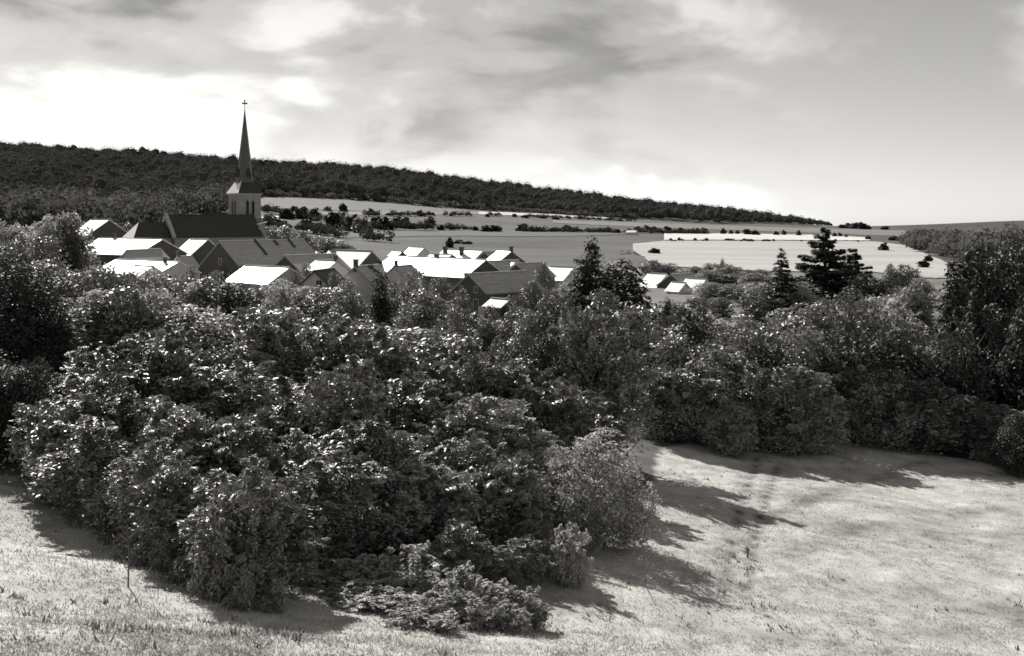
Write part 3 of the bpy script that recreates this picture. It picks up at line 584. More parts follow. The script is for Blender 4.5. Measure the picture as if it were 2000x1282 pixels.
for p, b, h, w in ((1412, 458, 13, 11), (1428, 458, 9, 8), (1440, 458, 9, 8), (1460, 459, 13, 16), (1475, 460, 11, 16), (1516, 460, 9, 9), (1531, 460, 11, 9), (1560, 461, 12, 10), (1630, 463, 9, 8), (1640, 463, 9, 8), (1652, 464, 6, 8), (1695, 469, 9, 10), (1745, 470, 10, 16), (1758, 471, 9, 16), (1768, 471, 8, 12), (1806, 470, 8, 12)):
    far('c', p, b, h, w, True)
for p, b, h, w in ((1279, 496, 12, 20), (1726, 490, 17, 18), (1805, 524, 16, 22), (1812, 512, 14, 16), (1425, 471, 5, 22), (1462, 472, 5, 20), (1316, 472, 3, 10)):
    far('d', p, b, h, w, True)
for p, b, h, w in ((1645, 446, 8, 16), (1658, 446, 11, 18), (1670, 447, 13, 20), (1684, 448, 15, 16), (1694, 448, 9, 14), (1728, 449, 8, 16), (1818, 456, 7, 8), (1836, 457, 6, 10), (1868, 458, 8, 10)):
    far('e', p, b, h, w, True)
for p, b, h, w in ((952, 424, 7, 9), (1005, 424, 7, 9), (1025, 426, 6, 14), (1060, 427, 6, 12), (1085, 429, 6, 14), (1210, 432, 5, 12), (880, 422, 6, 8), (845, 421, 6, 10), (810, 420, 6, 12), (780, 421, 5, 14), (760, 421, 5, 14)):
    far('f', p, b, h, w, True)

# ------------------------------------------------------------ woods that read as one mass
def wood(name, label, pts, crown_r, mat, seed, per=64, leaf=2.0, hk=1.9, taper=None, core=False):
    rng = np.random.default_rng(seed); pts = np.array(pts); n = len(pts)
    z = gh(pts[:, 0], pts[:, 1]); r = crown_r * rng.uniform(.6, 1.45, n); h = r * hk * rng.uniform(.75, 1.3, n) * (1 + .25 * vnoise(pts[:, 0], pts[:, 1], 45, 77))
    if taper: f_ = np.interp(1000 + pts[:, 0] / pts[:, 1] * F, *taper); r = r * f_; h = h * f_
    d = unit(n * per, rng); d[:, 2] = np.abs(d[:, 2]) * 1.15 - 0.25; d = norm(d)
    k = np.repeat(np.arange(n), per)
    lump = 1 + 0.22 * np.sin(d[:, 0] * 5 + k) * np.sin(d[:, 1] * 5 + 2 * k)
    P = np.column_stack([pts[k, 0], pts[k, 1], z[k] + h[k] * .5]) + d * np.column_stack([r[k], r[k], h[k] * .55]) * (lump * rng.uniform(.90, 1.0, len(k)))[:, None]
    Nn = norm(d + rng.normal(size=d.shape) * .3); A = norm(rng.normal(size=d.shape))
    s = leaf * rng.uniform(.6, 1.3, len(k))
    me = leaf_mesh(name, P, Nn, A, s * 1.2, s, mat)
    if core:
        ang = np.arange(6) * math.pi / 3; ringv = np.column_stack([np.cos(ang), np.sin(ang), np.zeros(6)])
        unitv = np.concatenate([[[0, 0, .82]], ringv * .74 + [0, 0, .6], ringv * .98 + [0, 0, -.1], [[0, 0, -.6]]])
        fc = []
        for q in range(6):
            e = (q + 1) % 6; fc += [(0, 1 + q, 1 + e), (1 + q, 7 + q, 7 + e), (1 + q, 7 + e, 1 + e), (7 + q, 13, 7 + e)]
        cv = np.column_stack([pts, z + h * .5])[:, None, :] + unitv[None] * .80 * np.column_stack([r, r, h * .55])[:, None, :] * rng.uniform(.85, 1.1, (n, 14, 1))
        fi = (np.array(fc)[None] + (np.arange(n) * 14)[:, None, None]).reshape(-1, 3)
        LV = np.empty(len(me.vertices) * 3, np.float32); me.vertices.foreach_get('co', LV); LV = LV.reshape(-1, 3); q4 = np.arange(len(LV)).reshape(-1, 4)
        tri = np.concatenate([q4[:, [0, 1, 2]], q4[:, [0, 2, 3]], fi + len(LV)])
        me = mesh_np(name, np.concatenate([LV, cv.reshape(-1, 3)]), tri, mat)
    return tag(link(bpy.data.objects.new(name, me)), label, 'wood', kind='stuff')
EX = [-300, 0, 200, 330, 430, 500, 560, 700, 850, 1000, 1200, 1400, 1560, 1622]
ED = [600, 620, 640, 700, 800, 960, 985, 1000, 1005, 1085, 1150, 1220, 1330, 1440]
def edgeD(px): return float(np.interp(px, EX, ED))
fp = []
rng = np.random.default_rng(5)
D = 600.0
while D < 1570:
    stp = 9.0 if D < 1000 else 9.5; x = -0.62 * D
    while x < 0.30 * D:
        xx, dd = x + rng.uniform(-3, 3), D + rng.uniform(-4, 4); px = 1000 + xx / dd * F
        if -380 < px < 1624 and dd > edgeD(px) + 12 * float(vnoise(px, 0, 60, 3)) and (px > 1560 or dd < 1530): fp.append((xx, dd))
        x += stp
    D += stp
wood('hillside_forest', 'dark forest covering the long hill above the village', fp, 5.0, M['forest'], 3, per=84, leaf=1.0, core=True, taper=([1000, 1400, 1560, 1624], [1, .85, .6, .3]))
pp = []
for _ in range(420):
    px = rng.uniform(-250, 470); d = edgeD(px) - rng.uniform(5, 190 if px < 330 else 90)
    if d > 420: pp.append(((px - 1000) / F * d, d))
wood('lower_wood', 'greyer wood at the foot of the forested hill behind the church', pp, 5.2, M['wood_pale'], 4, per=90, leaf=1.7)
rp = []
for _ in range(520):
    px = rng.uniform(1770, 2250); tpy = np.interp(px, [1770, 1830, 1900, 2000, 2250], [482, 492, 515, 535, 560]); bpy_ = np.interp(px, [1770, 1830, 1900, 2250], [487, 500, 520, 560])
    t0 = np.interp(px, [1770, 1850, 2000, 2250], [480, 474, 472, 470]); py = rng.uniform(t0, np.interp(px, [1770, 1850, 1950, 2250], [486, 508, 525, 535]))
    d = hit(px, py); rp.append(((px - 1000) / F * d, d))
wood('valley_wood', 'grey wood reaching out into the corner of the stubble field', rp, 3.6, M['wood_pale'], 6, per=70, leaf=1.1, hk=1.6)
def hedge(label, line, n, r, seed):
    q = []; xs, ys = zip(*line); g2 = np.random.default_rng(seed)
    while len(q) < n:
        px = g2.uniform(xs[0], xs[-1])
        if float(vnoise(px, seed, 22, 50)) < -0.35: continue
        d = hit(px, float(np.interp(px, xs, ys))) + g2.uniform(-3, 3); q.append(((px - 1000) / F * d, d))
    wood('field_hedge', label, q, r, M['forest'], seed, per=26, leaf=.9, hk=1.5)
hedge('low dark hedge running across the middle fields', [(840, 449), (1000, 453), (1150, 454.5), (1380, 458)], 230, 1.5, 61)
hedge('thin hedge below the hillside straw strip', [(660, 423), (800, 422.5), (950, 422), (1100, 428), (1240, 433)], 210, 1.5, 62)
hedge('broken hedge along the straw band', [(1300, 471), (1480, 472), (1700, 473)], 22, .6, 63)
hedge('scrubby hedge below the hillside pasture', [(500, 411), (600, 430), (700, 447), (860, 452)], 170, 2.2, 64)
hedge('scrub along the upper pasture edge', [(510, 446), (600, 455), (680, 468), (760, 474)], 130, 2.4, 65)
# scrub strip under the forest edge
sp = []
for _ in range(300):
    px = rng.uniform(520, 1250); d = edgeD(px) - rng.uniform(0, 14); sp.append(((px - 1000) / F * d, d))
wood('forest_scrub', 'band of lighter scrub along the lower forest edge', sp, 3.0, M['wood_pale'], 8, per=30, leaf=1.5, hk=1.3)

# ------------------------------------------------------------ houses
def house(name, label, A, D, rot, L, w, rise, side='G', roof='slate', wall='wall_dark', chimneys=(), windows=(), door=None, hip=False, bars=(), ground=None, eave_z=None, cat='house', group=None):
    """A = photograph point of the near ridge end; ridge along local x, seen slope on local -y"""
    ax, ay, az = at(A[0], A[1], D); g = float(gh(ax, ay)) if ground is None else ground
    o = thing(name, label, cat, (ax, ay, g - 0.1), R(rot), group)
    zr = az - g + 0.1; ze = zr - rise
    x0, x1 = (0.0, L) if side == 'G' else (-L, 0.0)
    ze_w = max(ze, 0.6)
    b = MB(); k = 0.25; wi = w - k; sl = rise / w
    pz = lambda y: zr - abs(y) * sl - 0.12
    prof = [(-wi, -0.6), (wi, -0.6), (wi, pz(wi)), (0, pz(0)), (-wi, pz(wi))]
    b.ring([[(x0 + k, y, z) for y, z in prof], [(x1 - k, y, z) for y, z in prof]])
    b.build('wall', M[wall], o)
    t = 0.16
    if hip:
        rb = MB(); hx = 1 if side == 'G' else -1
        xa, xb = (x0, x1); xn = xa - w * 0.75 if side == 'G' else xb + w * 0.75
        if side == 'G':
            rb.slab([(xn, -w, ze), (xb, -w, ze), (xb, 0, zr), (xa, 0, zr)], t); rb.slab([(xb, w, ze), (xn, w, ze), (xa, 0, zr), (xb, 0, zr)], t)
        else:
            rb.slab([(xa, -w, ze), (xn, -w, ze), (xb, 0, zr), (xa, 0, zr)], t); rb.slab([(xn, w, ze), (xa, w, ze), (xa, 0, zr), (xb, 0, zr)], t)
        ro = rb.build('roof', M[roof], o)
        hb = MB()
        hb.slab([(xn, w, ze), (xn, -w, ze), (xa, 0, zr)], t) if side == 'G' else hb.slab([(xn, -w, ze), (xn, w, ze), (xb, 0, zr)], t)
        hb.build('hip_roof', M['slate_lit'], o)  # hipped end coloured brighter than the slopes, as if sunlit
        wb = MB(); wb.box(min(xn, xa) + .3, max(xn, xa if side == 'G' else xb) + .3, -wi, wi, -0.6, ze - 0.05); wb.build('apse_wall', M[wall], o)
    else:
        rb = MB()
        rb.slab([(x0, -w, ze), (x1, -w, ze), (x1, 0, zr), (x0, 0, zr)], t); rb.slab([(x1, w, ze), (x0, w, ze), (x0, 0, zr), (x1, 0, zr)], t)
        ro = rb.build('roof', M[roof], o)
    rc = MB(); rc.box(x0 + .05, x1 - .05, -.14, .14, zr - .06, zr + .09); rc.build('ridge', M['slate_mid' if roof != 'slate_dark' else 'slate_dark'], ro)
    for (u, v, hh, ww) in chimneys:
        cx = x0 + (x1 - x0) * u; cy = v * w; cz = zr - abs(v) * rise
        c = MB().box(cx - ww / 2, cx + ww / 2, cy - ww / 2 * .8, cy + ww / 2 * .8, cz - 0.8, cz + hh); c.box(cx - ww / 2 - .07, cx + ww / 2 + .07, cy - ww * .4 - .07, cy + ww * .4 + .07, cz + hh, cz + hh + .14)
        c.build('chimney', M['brick'], ro)
    for (u0, v0, v1) in bars:
        xx = x0 + (x1 - x0) * u0; yb0, yb1 = -w * v0, -w * v1; s = rise / w
        c = MB().slab([(xx - .22, yb1, zr + yb1 * s + .22), (xx + .22, yb1, zr + yb1 * s + .22), (xx + .22, yb0, zr + yb0 * s + .22), (xx - .22, yb0, zr + yb0 * s + .22)], .3)
        c.build('roof_seam', M['slate_dark'], ro)
    for (face, u, z, ww, hh) in windows:
        f, p = MB(), MB(); e = 0.05
        if face == 'g':
            xg = x0 + k if side == 'G' else x1 - k; sg = -1 if side == 'G' else 1; y = u * w
            lo, hi = sorted((xg + sg * 0.06, xg - sg * 0.05))
            f.box(lo, hi, y - ww / 2 - .12, y - ww / 2, z - .12, z + hh + .12).box(lo, hi, y + ww / 2, y + ww / 2 + .12, z - .12, z + hh + .12).box(lo, hi, y - ww / 2, y + ww / 2, z - .12, z).box(lo, hi, y - ww / 2, y + ww / 2, z + hh, z + hh + .12).box(lo, hi, y - .03, y + .03, z, z + hh)
            lo, hi = sorted((xg + sg * 0.02, xg - sg * 0.05)); p.box(lo, hi, y - ww / 2, y + ww / 2, z, z + hh)
        else:
            x = x0 + (x1 - x0) * u; yg = -wi
            f.box(x - ww / 2 - .12, x - ww / 2, yg - .06, yg + .05, z - .12, z + hh + .12).box(x + ww / 2, x + ww / 2 + .12, yg - .06, yg + .05, z - .12, z + hh + .12).box(x - ww / 2, x + ww / 2, yg - .06, yg + .05, z - .12, z).box(x - ww / 2, x + ww / 2, yg - .06, yg + .05, z + hh, z + hh + .12).box(x - .03, x + .03, yg - .06, yg + .05, z, z + hh)
            p.box(x - ww / 2, x + ww / 2, yg - .02, yg + .05, z, z + hh)
        fo = f.build('window', M['frame'], o); p.build('pane', M['pane'], fo)
    if door:
        face, u, ww, hh = door; d = MB()
        if face == 'g':
            xg = x0 + k if side == 'G' else x1 - k; sg = -1 if side == 'G' else 1; lo, hi = sorted((xg + sg * 0.05, xg - sg * .05)); d.box(lo, hi, u * w - ww / 2, u * w + ww / 2, 0, hh)
        else:
            x = x0 + (x1 - x0) * u; d.box(x - ww / 2, x + ww / 2, -wi - .05, -wi + .05, 0, hh)
        d.build('door', M['wall'], o)
    return o
G, W = 45, -45
house('barn', 'big barn with long grey slate roof and dark gable near the church', (428, 471), 200, 47, 18.5, 6.3, 4.3, 'G', 'slate', 'wall_dark', windows=[('g', 0.0, 5.2, .9, 1.1), ('g', -.4, 2.4, .9, 1.2)], bars=[(.40, 0.0, .62), (.62, .05, .25), (.80, 0, .35)], cat='barn')
house('house', 'low grey-roofed wing joined to the right end of the big barn', (556, 499), 192, 47, 11, 4.6, 2.7, 'G', 'slate', 'wall_dark')
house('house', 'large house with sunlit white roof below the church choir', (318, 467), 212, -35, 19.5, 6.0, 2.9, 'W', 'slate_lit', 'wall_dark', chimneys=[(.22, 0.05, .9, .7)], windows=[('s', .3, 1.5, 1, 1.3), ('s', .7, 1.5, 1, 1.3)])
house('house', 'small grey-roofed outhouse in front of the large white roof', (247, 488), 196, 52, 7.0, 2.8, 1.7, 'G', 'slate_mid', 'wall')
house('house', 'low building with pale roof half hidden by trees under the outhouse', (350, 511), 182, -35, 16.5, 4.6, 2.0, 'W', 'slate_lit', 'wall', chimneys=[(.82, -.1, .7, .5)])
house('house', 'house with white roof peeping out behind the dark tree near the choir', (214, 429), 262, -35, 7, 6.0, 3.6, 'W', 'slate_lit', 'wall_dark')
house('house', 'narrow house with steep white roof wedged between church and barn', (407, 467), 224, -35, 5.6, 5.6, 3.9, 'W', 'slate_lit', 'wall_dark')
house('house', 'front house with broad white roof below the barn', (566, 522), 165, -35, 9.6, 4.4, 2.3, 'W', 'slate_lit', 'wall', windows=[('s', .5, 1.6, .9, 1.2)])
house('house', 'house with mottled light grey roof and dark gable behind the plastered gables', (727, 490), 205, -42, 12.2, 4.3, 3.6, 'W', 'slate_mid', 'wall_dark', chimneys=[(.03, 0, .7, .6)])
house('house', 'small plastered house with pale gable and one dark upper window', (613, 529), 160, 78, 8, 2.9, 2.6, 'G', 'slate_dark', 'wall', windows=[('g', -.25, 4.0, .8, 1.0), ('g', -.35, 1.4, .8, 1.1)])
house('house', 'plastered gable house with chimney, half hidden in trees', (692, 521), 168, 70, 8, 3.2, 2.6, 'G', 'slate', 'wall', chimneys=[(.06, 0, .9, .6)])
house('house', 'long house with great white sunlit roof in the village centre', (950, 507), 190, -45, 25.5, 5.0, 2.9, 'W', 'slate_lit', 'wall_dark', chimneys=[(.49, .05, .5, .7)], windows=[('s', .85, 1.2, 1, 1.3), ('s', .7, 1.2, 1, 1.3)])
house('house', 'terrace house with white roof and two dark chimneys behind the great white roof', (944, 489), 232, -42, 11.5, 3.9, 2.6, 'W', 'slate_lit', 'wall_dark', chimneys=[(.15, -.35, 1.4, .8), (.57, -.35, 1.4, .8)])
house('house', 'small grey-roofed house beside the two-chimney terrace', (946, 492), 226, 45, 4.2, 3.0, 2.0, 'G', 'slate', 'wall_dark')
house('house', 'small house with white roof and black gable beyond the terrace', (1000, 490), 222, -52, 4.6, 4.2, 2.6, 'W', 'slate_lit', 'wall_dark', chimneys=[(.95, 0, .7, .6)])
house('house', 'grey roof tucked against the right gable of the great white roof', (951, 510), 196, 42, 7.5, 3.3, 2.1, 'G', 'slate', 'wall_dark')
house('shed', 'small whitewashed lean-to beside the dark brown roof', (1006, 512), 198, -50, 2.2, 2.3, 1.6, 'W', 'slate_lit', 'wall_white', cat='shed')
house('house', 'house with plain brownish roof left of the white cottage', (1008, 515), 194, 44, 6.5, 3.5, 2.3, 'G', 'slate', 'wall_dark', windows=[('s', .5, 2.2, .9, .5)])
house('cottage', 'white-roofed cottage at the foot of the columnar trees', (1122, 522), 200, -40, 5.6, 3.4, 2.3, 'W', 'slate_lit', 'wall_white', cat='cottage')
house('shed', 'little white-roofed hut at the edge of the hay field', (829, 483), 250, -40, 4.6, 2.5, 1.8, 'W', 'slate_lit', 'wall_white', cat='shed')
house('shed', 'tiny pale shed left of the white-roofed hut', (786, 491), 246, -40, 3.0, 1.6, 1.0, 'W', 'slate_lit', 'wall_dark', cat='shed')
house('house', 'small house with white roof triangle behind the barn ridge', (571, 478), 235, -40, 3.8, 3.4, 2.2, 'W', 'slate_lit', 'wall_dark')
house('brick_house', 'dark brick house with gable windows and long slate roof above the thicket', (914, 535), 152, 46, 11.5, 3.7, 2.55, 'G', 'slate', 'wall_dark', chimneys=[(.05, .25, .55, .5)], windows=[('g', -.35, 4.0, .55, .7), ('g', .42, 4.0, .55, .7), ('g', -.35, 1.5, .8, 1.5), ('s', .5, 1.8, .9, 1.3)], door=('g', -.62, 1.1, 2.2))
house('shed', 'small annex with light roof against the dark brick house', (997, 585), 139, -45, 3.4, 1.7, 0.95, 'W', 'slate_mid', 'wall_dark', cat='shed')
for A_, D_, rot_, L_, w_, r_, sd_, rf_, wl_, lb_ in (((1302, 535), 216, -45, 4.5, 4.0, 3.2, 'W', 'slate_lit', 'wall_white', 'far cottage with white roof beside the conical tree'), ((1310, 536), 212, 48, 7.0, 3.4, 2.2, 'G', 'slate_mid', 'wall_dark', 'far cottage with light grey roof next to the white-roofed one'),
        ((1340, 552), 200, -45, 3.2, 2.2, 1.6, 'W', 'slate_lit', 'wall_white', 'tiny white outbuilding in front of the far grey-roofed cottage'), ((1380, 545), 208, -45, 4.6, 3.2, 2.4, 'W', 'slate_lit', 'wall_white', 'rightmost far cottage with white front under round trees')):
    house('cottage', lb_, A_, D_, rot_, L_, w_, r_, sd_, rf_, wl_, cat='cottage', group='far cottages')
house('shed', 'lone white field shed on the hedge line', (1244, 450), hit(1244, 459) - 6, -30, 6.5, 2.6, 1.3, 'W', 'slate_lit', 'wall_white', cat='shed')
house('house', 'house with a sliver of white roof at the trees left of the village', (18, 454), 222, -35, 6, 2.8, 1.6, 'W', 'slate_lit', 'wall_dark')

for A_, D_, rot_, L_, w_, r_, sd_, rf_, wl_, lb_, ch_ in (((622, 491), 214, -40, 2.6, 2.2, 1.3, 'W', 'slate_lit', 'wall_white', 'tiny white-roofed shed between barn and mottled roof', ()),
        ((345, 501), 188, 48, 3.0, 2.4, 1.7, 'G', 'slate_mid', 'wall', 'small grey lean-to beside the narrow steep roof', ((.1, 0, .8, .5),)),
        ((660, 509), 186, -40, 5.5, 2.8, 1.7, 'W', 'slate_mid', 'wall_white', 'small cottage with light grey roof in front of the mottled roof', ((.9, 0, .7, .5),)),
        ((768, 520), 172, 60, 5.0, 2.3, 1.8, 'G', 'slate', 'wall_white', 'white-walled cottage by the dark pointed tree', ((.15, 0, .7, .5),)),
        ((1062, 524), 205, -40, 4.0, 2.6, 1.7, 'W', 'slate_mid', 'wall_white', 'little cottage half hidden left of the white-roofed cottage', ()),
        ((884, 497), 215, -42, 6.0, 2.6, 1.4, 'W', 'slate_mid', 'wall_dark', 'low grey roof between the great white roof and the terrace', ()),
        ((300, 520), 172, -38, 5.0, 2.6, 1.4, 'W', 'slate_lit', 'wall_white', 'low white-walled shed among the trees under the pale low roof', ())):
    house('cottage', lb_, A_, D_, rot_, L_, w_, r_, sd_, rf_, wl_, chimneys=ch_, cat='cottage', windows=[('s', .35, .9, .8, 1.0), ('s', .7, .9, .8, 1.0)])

# ------------------------------------------------------------ church
def church():
    a = 40
    ax, ay, az = at(325, 420, 246); g = float(gh(ax, ay)) - 0.2
    o = thing('church', 'village church with dark steep roof, stone bell tower and needle spire', 'church', (ax, ay, g), R(a))
    zr = az - g; L, w, rise = 21.0, 4.45, 4.85; ze = zr - rise; k = .3; sl = rise / w
    prof = lambda ww, zt, s: [(-ww, -.6), (ww, -.6), (ww, zt - ww * s - .1), (0, zt - .1), (-ww, zt - ww * s - .1)]
    MB().ring([[(0.3, y, z) for y, z in prof(w - k, zr, sl)], [(L, y, z) for y, z in prof(w - k, zr, sl)]]).build('nave_wall', M['stone'], o)
    rb = MB(); rb.slab([(.25, -w, ze), (L, -w, ze), (L, 0, zr), (.25, 0, zr)], .2); rb.slab([(L, w, ze), (.25, w, ze), (.25, 0, zr), (L, 0, zr)], .2)
    nr = rb.build('nave_roof', M['slate_dark'], o)
    MB().box(.3, L - .1, -.16, .16, zr - .08, zr + .1).build('ridge', M['slate_dark'], nr)
    cb = MB(); s = .42
    cb.slab([(-.35, -w - .2, ze + .15), (.25, -w - .2, ze + .15), (.25, 0, zr + .45), (-.35, 0, zr + .45)], .7); cb.slab([(.25, w + .2, ze + .15), (-.35, w + .2, ze + .15), (-.35, 0, zr + .45), (.25, 0, zr + .45)], .7)
    cb.build('gable_coping', M['stone_pale'], o)
    for i in range(4):
        x = 3 + i * 4.6
        MB().poly([(x - .5, -w + k - .03, ze - 4.2), (x + .5, -w + k - .03, ze - 4.2), (x + .5, -w + k - .03, ze - 1.8), (x, -w + k - .03, ze - 1.0), (x - .5, -w + k - .03, ze - 1.8)], [(0, 1, 2, 3, 4)]).build('nave_window', M['pane'], o)
        MB().box(x + 1.9, x + 2.7, -w - .6, -w + k, -.6, ze - 1.6).build('buttress', M['stone'], o)
    # choir with hipped end
    cx0, cz, cw, cr = -6.2, zr - 1.6, 3.3, 3.3
    ce = cz - cr
    MB().ring([[(cx0 - 2.0, y, z) for y, z in ((-cw + k, -.6), (cw - k, -.6), (cw - k, ce - .05), (-cw + k, ce - .05))], [(-.1, y, z) for y, z in ((-cw + k, -.6), (cw - k, -.6), (cw - k, ce - .05), (-cw + k, ce - .05))]]).build('choir_wall', M['stone'], o)
    cb = MB(); cb.slab([(cx0 - 2.4, -cw, ce), (-.36, -cw, ce), (-.36, 0, cz), (cx0, 0, cz)], .18); cb.slab([(-.36, cw, ce), (cx0 - 2.4, cw, ce), (cx0, 0, cz), (-.36, 0, cz)], .18)
    cb.build('choir_roof', M['slate_dark'], o)
    MB().slab([(cx0 - 2.4, cw, ce), (cx0 - 2.4, -cw, ce), (cx0, 0, cz)], .18).build('apse_roof', M['slate_lit'], o)  # sunlight on the hipped end painted by its brighter slate colour
    # tower
    tcx = L + 2.5; h = 2.73
    # position so that the tower axis stands where the photograph shows it
    X, Y, _ = at(478, 400, 262); dx, dy = X - ax, Y - ay; c, s_ = math.cos(R(a)), math.sin(R(a)); tx, ty = dx * c + dy * s_, -dx * s_ + dy * c
    zt = at(0, 378, 262)[2] - g; zs = at(0, 354, 262)[2] - g; ztip = at(0, 213, 262)[2] - g
    tw = MB().box(tx - h, tx + h, ty - h, ty + h, -.6, zt - .05).build('tower', M['stone'], o)
    cbx = MB(); cbx.box(tx - h - .22, tx + h + .22, ty - h - .22, ty + h + .22, zt - .35, zt); cbx.build('cornice', M['stone_pale'], tw)
    MB().box(tx - h - .12, tx + h + .12, ty - h - .12, ty + h + .12, zt - 5.6, zt - 5.35).build('string_course', M['stone_pale'], tw)
    for (sx, sy) in ((-1, -1), (1, -1), (-1, 1), (1, 1)):
        q = MB().box(tx + sx * h - .35, tx + sx * h + .35, ty + sy * h - .35, ty + sy * h + .35, -.6, zt - 5.8); q.build('corner_buttress', M['stone'], tw)
    for f in range(4):
        for u in (-1.05, .35):
            u = u + .35; b = MB(); e = h + .03; z0, z1 = zt - 5.0, zt - 2.3
            ww = .36
            pts = [(u - ww, z0), (u + ww, z0), (u + ww, z1 + .2), (u, z1 + .75), (u - ww, z1 + .2)]
            def P(p, off, f=f):
                v = [(p[0], -e - off), (e + off, p[0]), (-p[0], e + off), (-e - off, -p[0])][f]; return (tx + v[0], ty + v[1], p[1])
            b.ring([[P(p, -.25) for p in pts], [P(p, 0.0) for p in pts]]); wo = b.build('belfry_opening', M['louvre'], tw)
            fr = MB(); o2 = [(u - ww - .14, z0 - .1), (u + ww + .14, z0 - .1), (u + ww + .14, z1 + .25), (u, z1 + 1.0), (u - ww - .14, z1 + .25)]
            n = 5
            V = [P(p, .07) for p in o2] + [P(p, .07) for p in pts] + [P(p, -.1) for p in o2] + [P(p, -.1) for p in pts]
            Fc = []
            for i in range(n):
                j = (i + 1) % n; Fc += [(i, j, n + j, n + i), (i, 2 * n + i, 2 * n + j, j), (n + i, n + j, 3 * n + j, 3 * n + i)]
            fr.poly(V, Fc); fr.build('stone_surround', M['stone'], wo)
            for q in range(6):
                zq = z0 + .25 + q * .42; lv = MB(); A_ = [P((u - ww, zq), .02), P((u + ww, zq), .02), P((u + ww, zq + .14), -.2), P((u - ww, zq + .14), -.2)]
                lv.slab(A_, .03); lv.build('louvre_slat', M['slate_dark'], wo)
    # broach roof and spire
    ov = h + .45; oc = 1.95
    def octo(r, z): return [(tx + r * math.cos(R(22.5 + 45 * i)), ty + r * math.sin(R(22.5 + 45 * i)), z) for i in range(8)]
    names = ['skirt_roof'] * 4
    for f in range(4):
        c0, c1 = [((-1, -1), (1, -1)), ((1, -1), (1, 1)), ((1, 1), (-1, 1)), ((-1, 1), (-1, -1))][f]
        q = [(tx + c0[0] * ov, ty + c0[1] * ov, zt), (tx + c1[0] * ov, ty + c1[1] * ov, zt), (tx + c1[0] * oc * .72, ty + c1[1] * oc * .72, zs + .2), (tx + c0[0] * oc * .72, ty + c0[1] * oc * .72, zs + .2)]
        MB().slab(q, .15).build('skirt_roof', M['slate_lit' if f == 3 else 'slate_dark'], tw)  # one slope gets the bright slate: its sunlight is in the colour
    sp = MB(); H = ztip - zs
    sp.ring([octo(2.25, zs - .4), octo(1.75, zs + 1.5), octo(1.5, zs + H * .25), octo(.75, zs + H * .62), octo(.06, ztip)])
    so = sp.build('spire', M['spire'], o)
    for f in range(4):
        d = [(0, -1), (1, 0), (0, 1), (-1, 0)][f]; n = np.array(d); p = np.array((-d[1], d[0]))
        def Q(r, s, z): v = n * r + p * s; return (tx + v[0], ty + v[1], z)
        z0 = zs + .9
        MB().poly([Q(2.35, -.55, z0), Q(2.35, .55, z0), Q(2.35, 0, z0 + 2.0), Q(1.0, -.55, z0), Q(1.0, .55, z0), Q(1.0, 0, z0 + 2.0)], [(0, 1, 2), (0, 2, 5, 3), (1, 4, 5, 2), (0, 3, 4, 1)]).build('lucarne', M['slate_dark'], so)
        MB().poly([Q(2.37, -.28, z0 + .1), Q(2.37, .28, z0 + .1), Q(2.37, 0, z0 + 1.25)], [(0, 1, 2)]).build('lucarne_opening', M['louvre'], so)
    zc = at(0, 196, 262)[2] - g
    cr_ = MB(); cr_.tube([(tx, ty, ztip - .4), (tx, ty, zc)], [.07, .05], 6)
    zz = zc - .75
    cr_.box(tx - .5, tx + .5, ty - .07, ty + .07, zz - .08, zz + .08)
    for dx_, dz_ in ((-.5, 0), (.5, 0), (0, .6)):
        cr_.box(tx + dx_ - .16, tx + dx_ + .16, ty - .1, ty + .1, zz + dz_ - .16, zz + dz_ + .16)
    cr_.box(tx - .22, tx + .22, ty - .1, ty + .1, zz - .22, zz + .22)
    cr_.build('cross', M['iron'], so)
    # side chapels with small sunlit pent roofs at the tower's foot
    for (px, py, D, ww) in ((509, 437, 258, 1.6),):
        X, Y, Z = at(px, py, D); dx, dy = X - ax, Y - ay; lx, ly = dx * c + dy * s_, -dx * s_ + dy * c; z = Z - g
        q = MB().box(lx - ww / 2, lx + ww / 2, ly - ww / 2, ly + ww / 2, -.6, z - .15); q.build('stair_turret', M['stone'], tw)
        MB().slab([(lx - ww * .6, ly + ww * .6, z - .12), (lx - ww * .6, ly - ww * .6, z - .12), (lx + ww * .6, ly - ww * .6, z + .35), (lx + ww * .6, ly + ww * .6, z + .35)], .12).build('turret_roof', M['slate_lit'], tw)
church()

# ------------------------------------------------------------ small things on the meadow
def sapling(px, py, h, label, seed, n=7):
    D = hit(px, py); x = (px - 1000) / F * D; rng = random.Random(seed)
    o = thing('bare_sapling', label, 'sapling', (x, D, float(gh(x, D)) - .05))
    b = MB(); b.tube([(0, 0, 0), (.03, 0, h * .5), (-.04, .02, h)], [.03, .022, .008], 5); b.build('stem', M['bark'], o)
    for k in range(n):
        a = rng.uniform(0, 6.28); z = h * rng.uniform(.25, .85); l = h * rng.uniform(.2, .45)
        MB().tube([(0, 0, z), (math.cos(a) * l * .6, math.sin(a) * l * .6, z + l * .5), (math.cos(a) * l, math.sin(a) * l, z + l)], [.014, .01, .004], 4).build('twig', M['bark'], o)
sapling(250, 1150, 2.0, 'thin bare sapling at the left foot of the thicket', 1)
D = hit(1460, 1088); xs = (1460 - 1000) / F * D; gz = float(gh(xs, D))
st = thing('stake', 'short dark wooden stake with a clump at its top beside the meadow track', 'stake', (xs, D, gz - .05))
MB().tube([(0, 0, -.1), (.02, 0, .3), (.05, 0, .42)], [.05, .045, .03], 7).build('post', M['bark'], st)
link(bpy.data.objects.new('weed_clump', leaf_mesh('weed_clump', RNG.normal(size=(40, 3)) * .09 + np.array([.02, 0, .36]), unit(40, RNG), unit(40, RNG), np.full(40, .12), np.full(40, .05), M['weed'])), st)

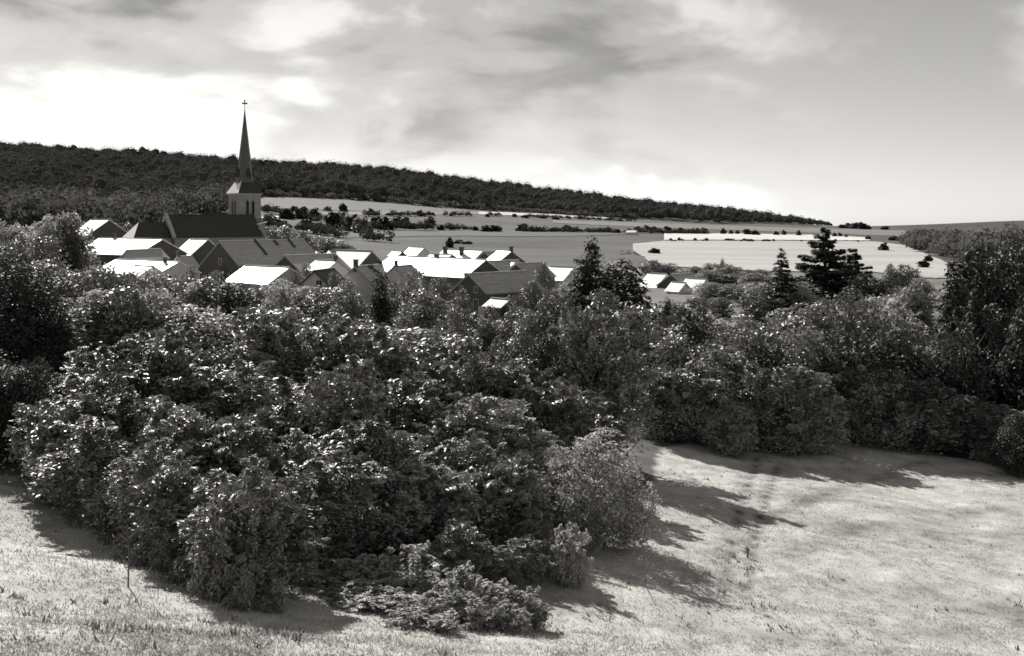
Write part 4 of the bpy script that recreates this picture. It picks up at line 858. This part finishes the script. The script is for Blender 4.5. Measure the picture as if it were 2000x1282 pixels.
# ------------------------------------------------------------ meadow grass
def tufts(name, label, n, mat, hmin, hmax, wid, seed, sel, blades=5):
    rng = np.random.default_rng(seed)
    t = rng.uniform(-.62, .60, n * 3); y = 20 + (98 - 20) * rng.uniform(0, 1, n * 3) ** 1.35; x = t * y
    keep = (rng.uniform(0, 1, n * 3) < sel(x, y)); x, y = x[keep][:n], y[keep][:n]; k = len(x); z = gh(x, y)
    for ln in WP[:2]: z = z - 0.10 * np.exp(-(seg_dist(x, y, ln) / 0.5) ** 2)
    i = np.repeat(np.arange(k), blades); m = len(i)
    a = rng.uniform(0, 6.28, m); h = rng.uniform(hmin, hmax, m) * np.repeat(rng.uniform(.6, 1.4, k), blades)
    bx = x[i] + rng.normal(size=m) * .09; by = y[i] + rng.normal(size=m) * .09; bz = z[i] - .03
    lean = rng.uniform(.5, 1.6, m); ww = wid * rng.uniform(.6, 1.4, m)
    V = np.stack([np.column_stack([bx - np.sin(a) * ww, by + np.cos(a) * ww, bz]), np.column_stack([bx + np.sin(a) * ww, by - np.cos(a) * ww, bz]),
                  np.column_stack([bx + np.cos(a) * h * lean, by + np.sin(a) * h * lean, bz + h])], 1).reshape(-1, 3)
    me = mesh_np(name, V, np.arange(m * 3).reshape(-1, 3), mat)
    tn = np.repeat(np.clip(mead_tone(x, y), .06, .7) * 1.3, blades * 3).astype(np.float32); me.attributes.new('tone', 'FLOAT', 'POINT').data.foreach_set('value', tn)
    return tag(link(bpy.data.objects.new(name, me)), label, 'grass', kind='stuff')
tufts('meadow_grass', 'pale dry grass covering the sloping meadow', 110000, M['blade'], .03, .10, .020, 11, lambda x, y: meadow_mask(x, y) * (0.55 + 0.45 * vnoise(x, y, 1.7, 31)))
def weed_sel(x, y):
    d = np.minimum(np.minimum(seg_dist(x, y, WP[0]), seg_dist(x, y, WP[1]) + .1), seg_dist(x, y, WP[2]) + .4)
    return meadow_mask(x, y) * np.clip(0.10 * np.exp(-(d / .3) ** 2) + np.clip(vnoise(x, y, 1.6, 33) - .42, 0, 1) * 1.6 + 0.12 * np.clip((-x - 4) / 8, 0, 1) * np.clip(vnoise(x, y, 0.9, 34), 0, 1), 0, 1)
tufts('meadow_weeds', 'darker weeds and tussocks scattered over the meadow', 6500, M['weed'], .06, .2, .035, 12, weed_sel, 6)
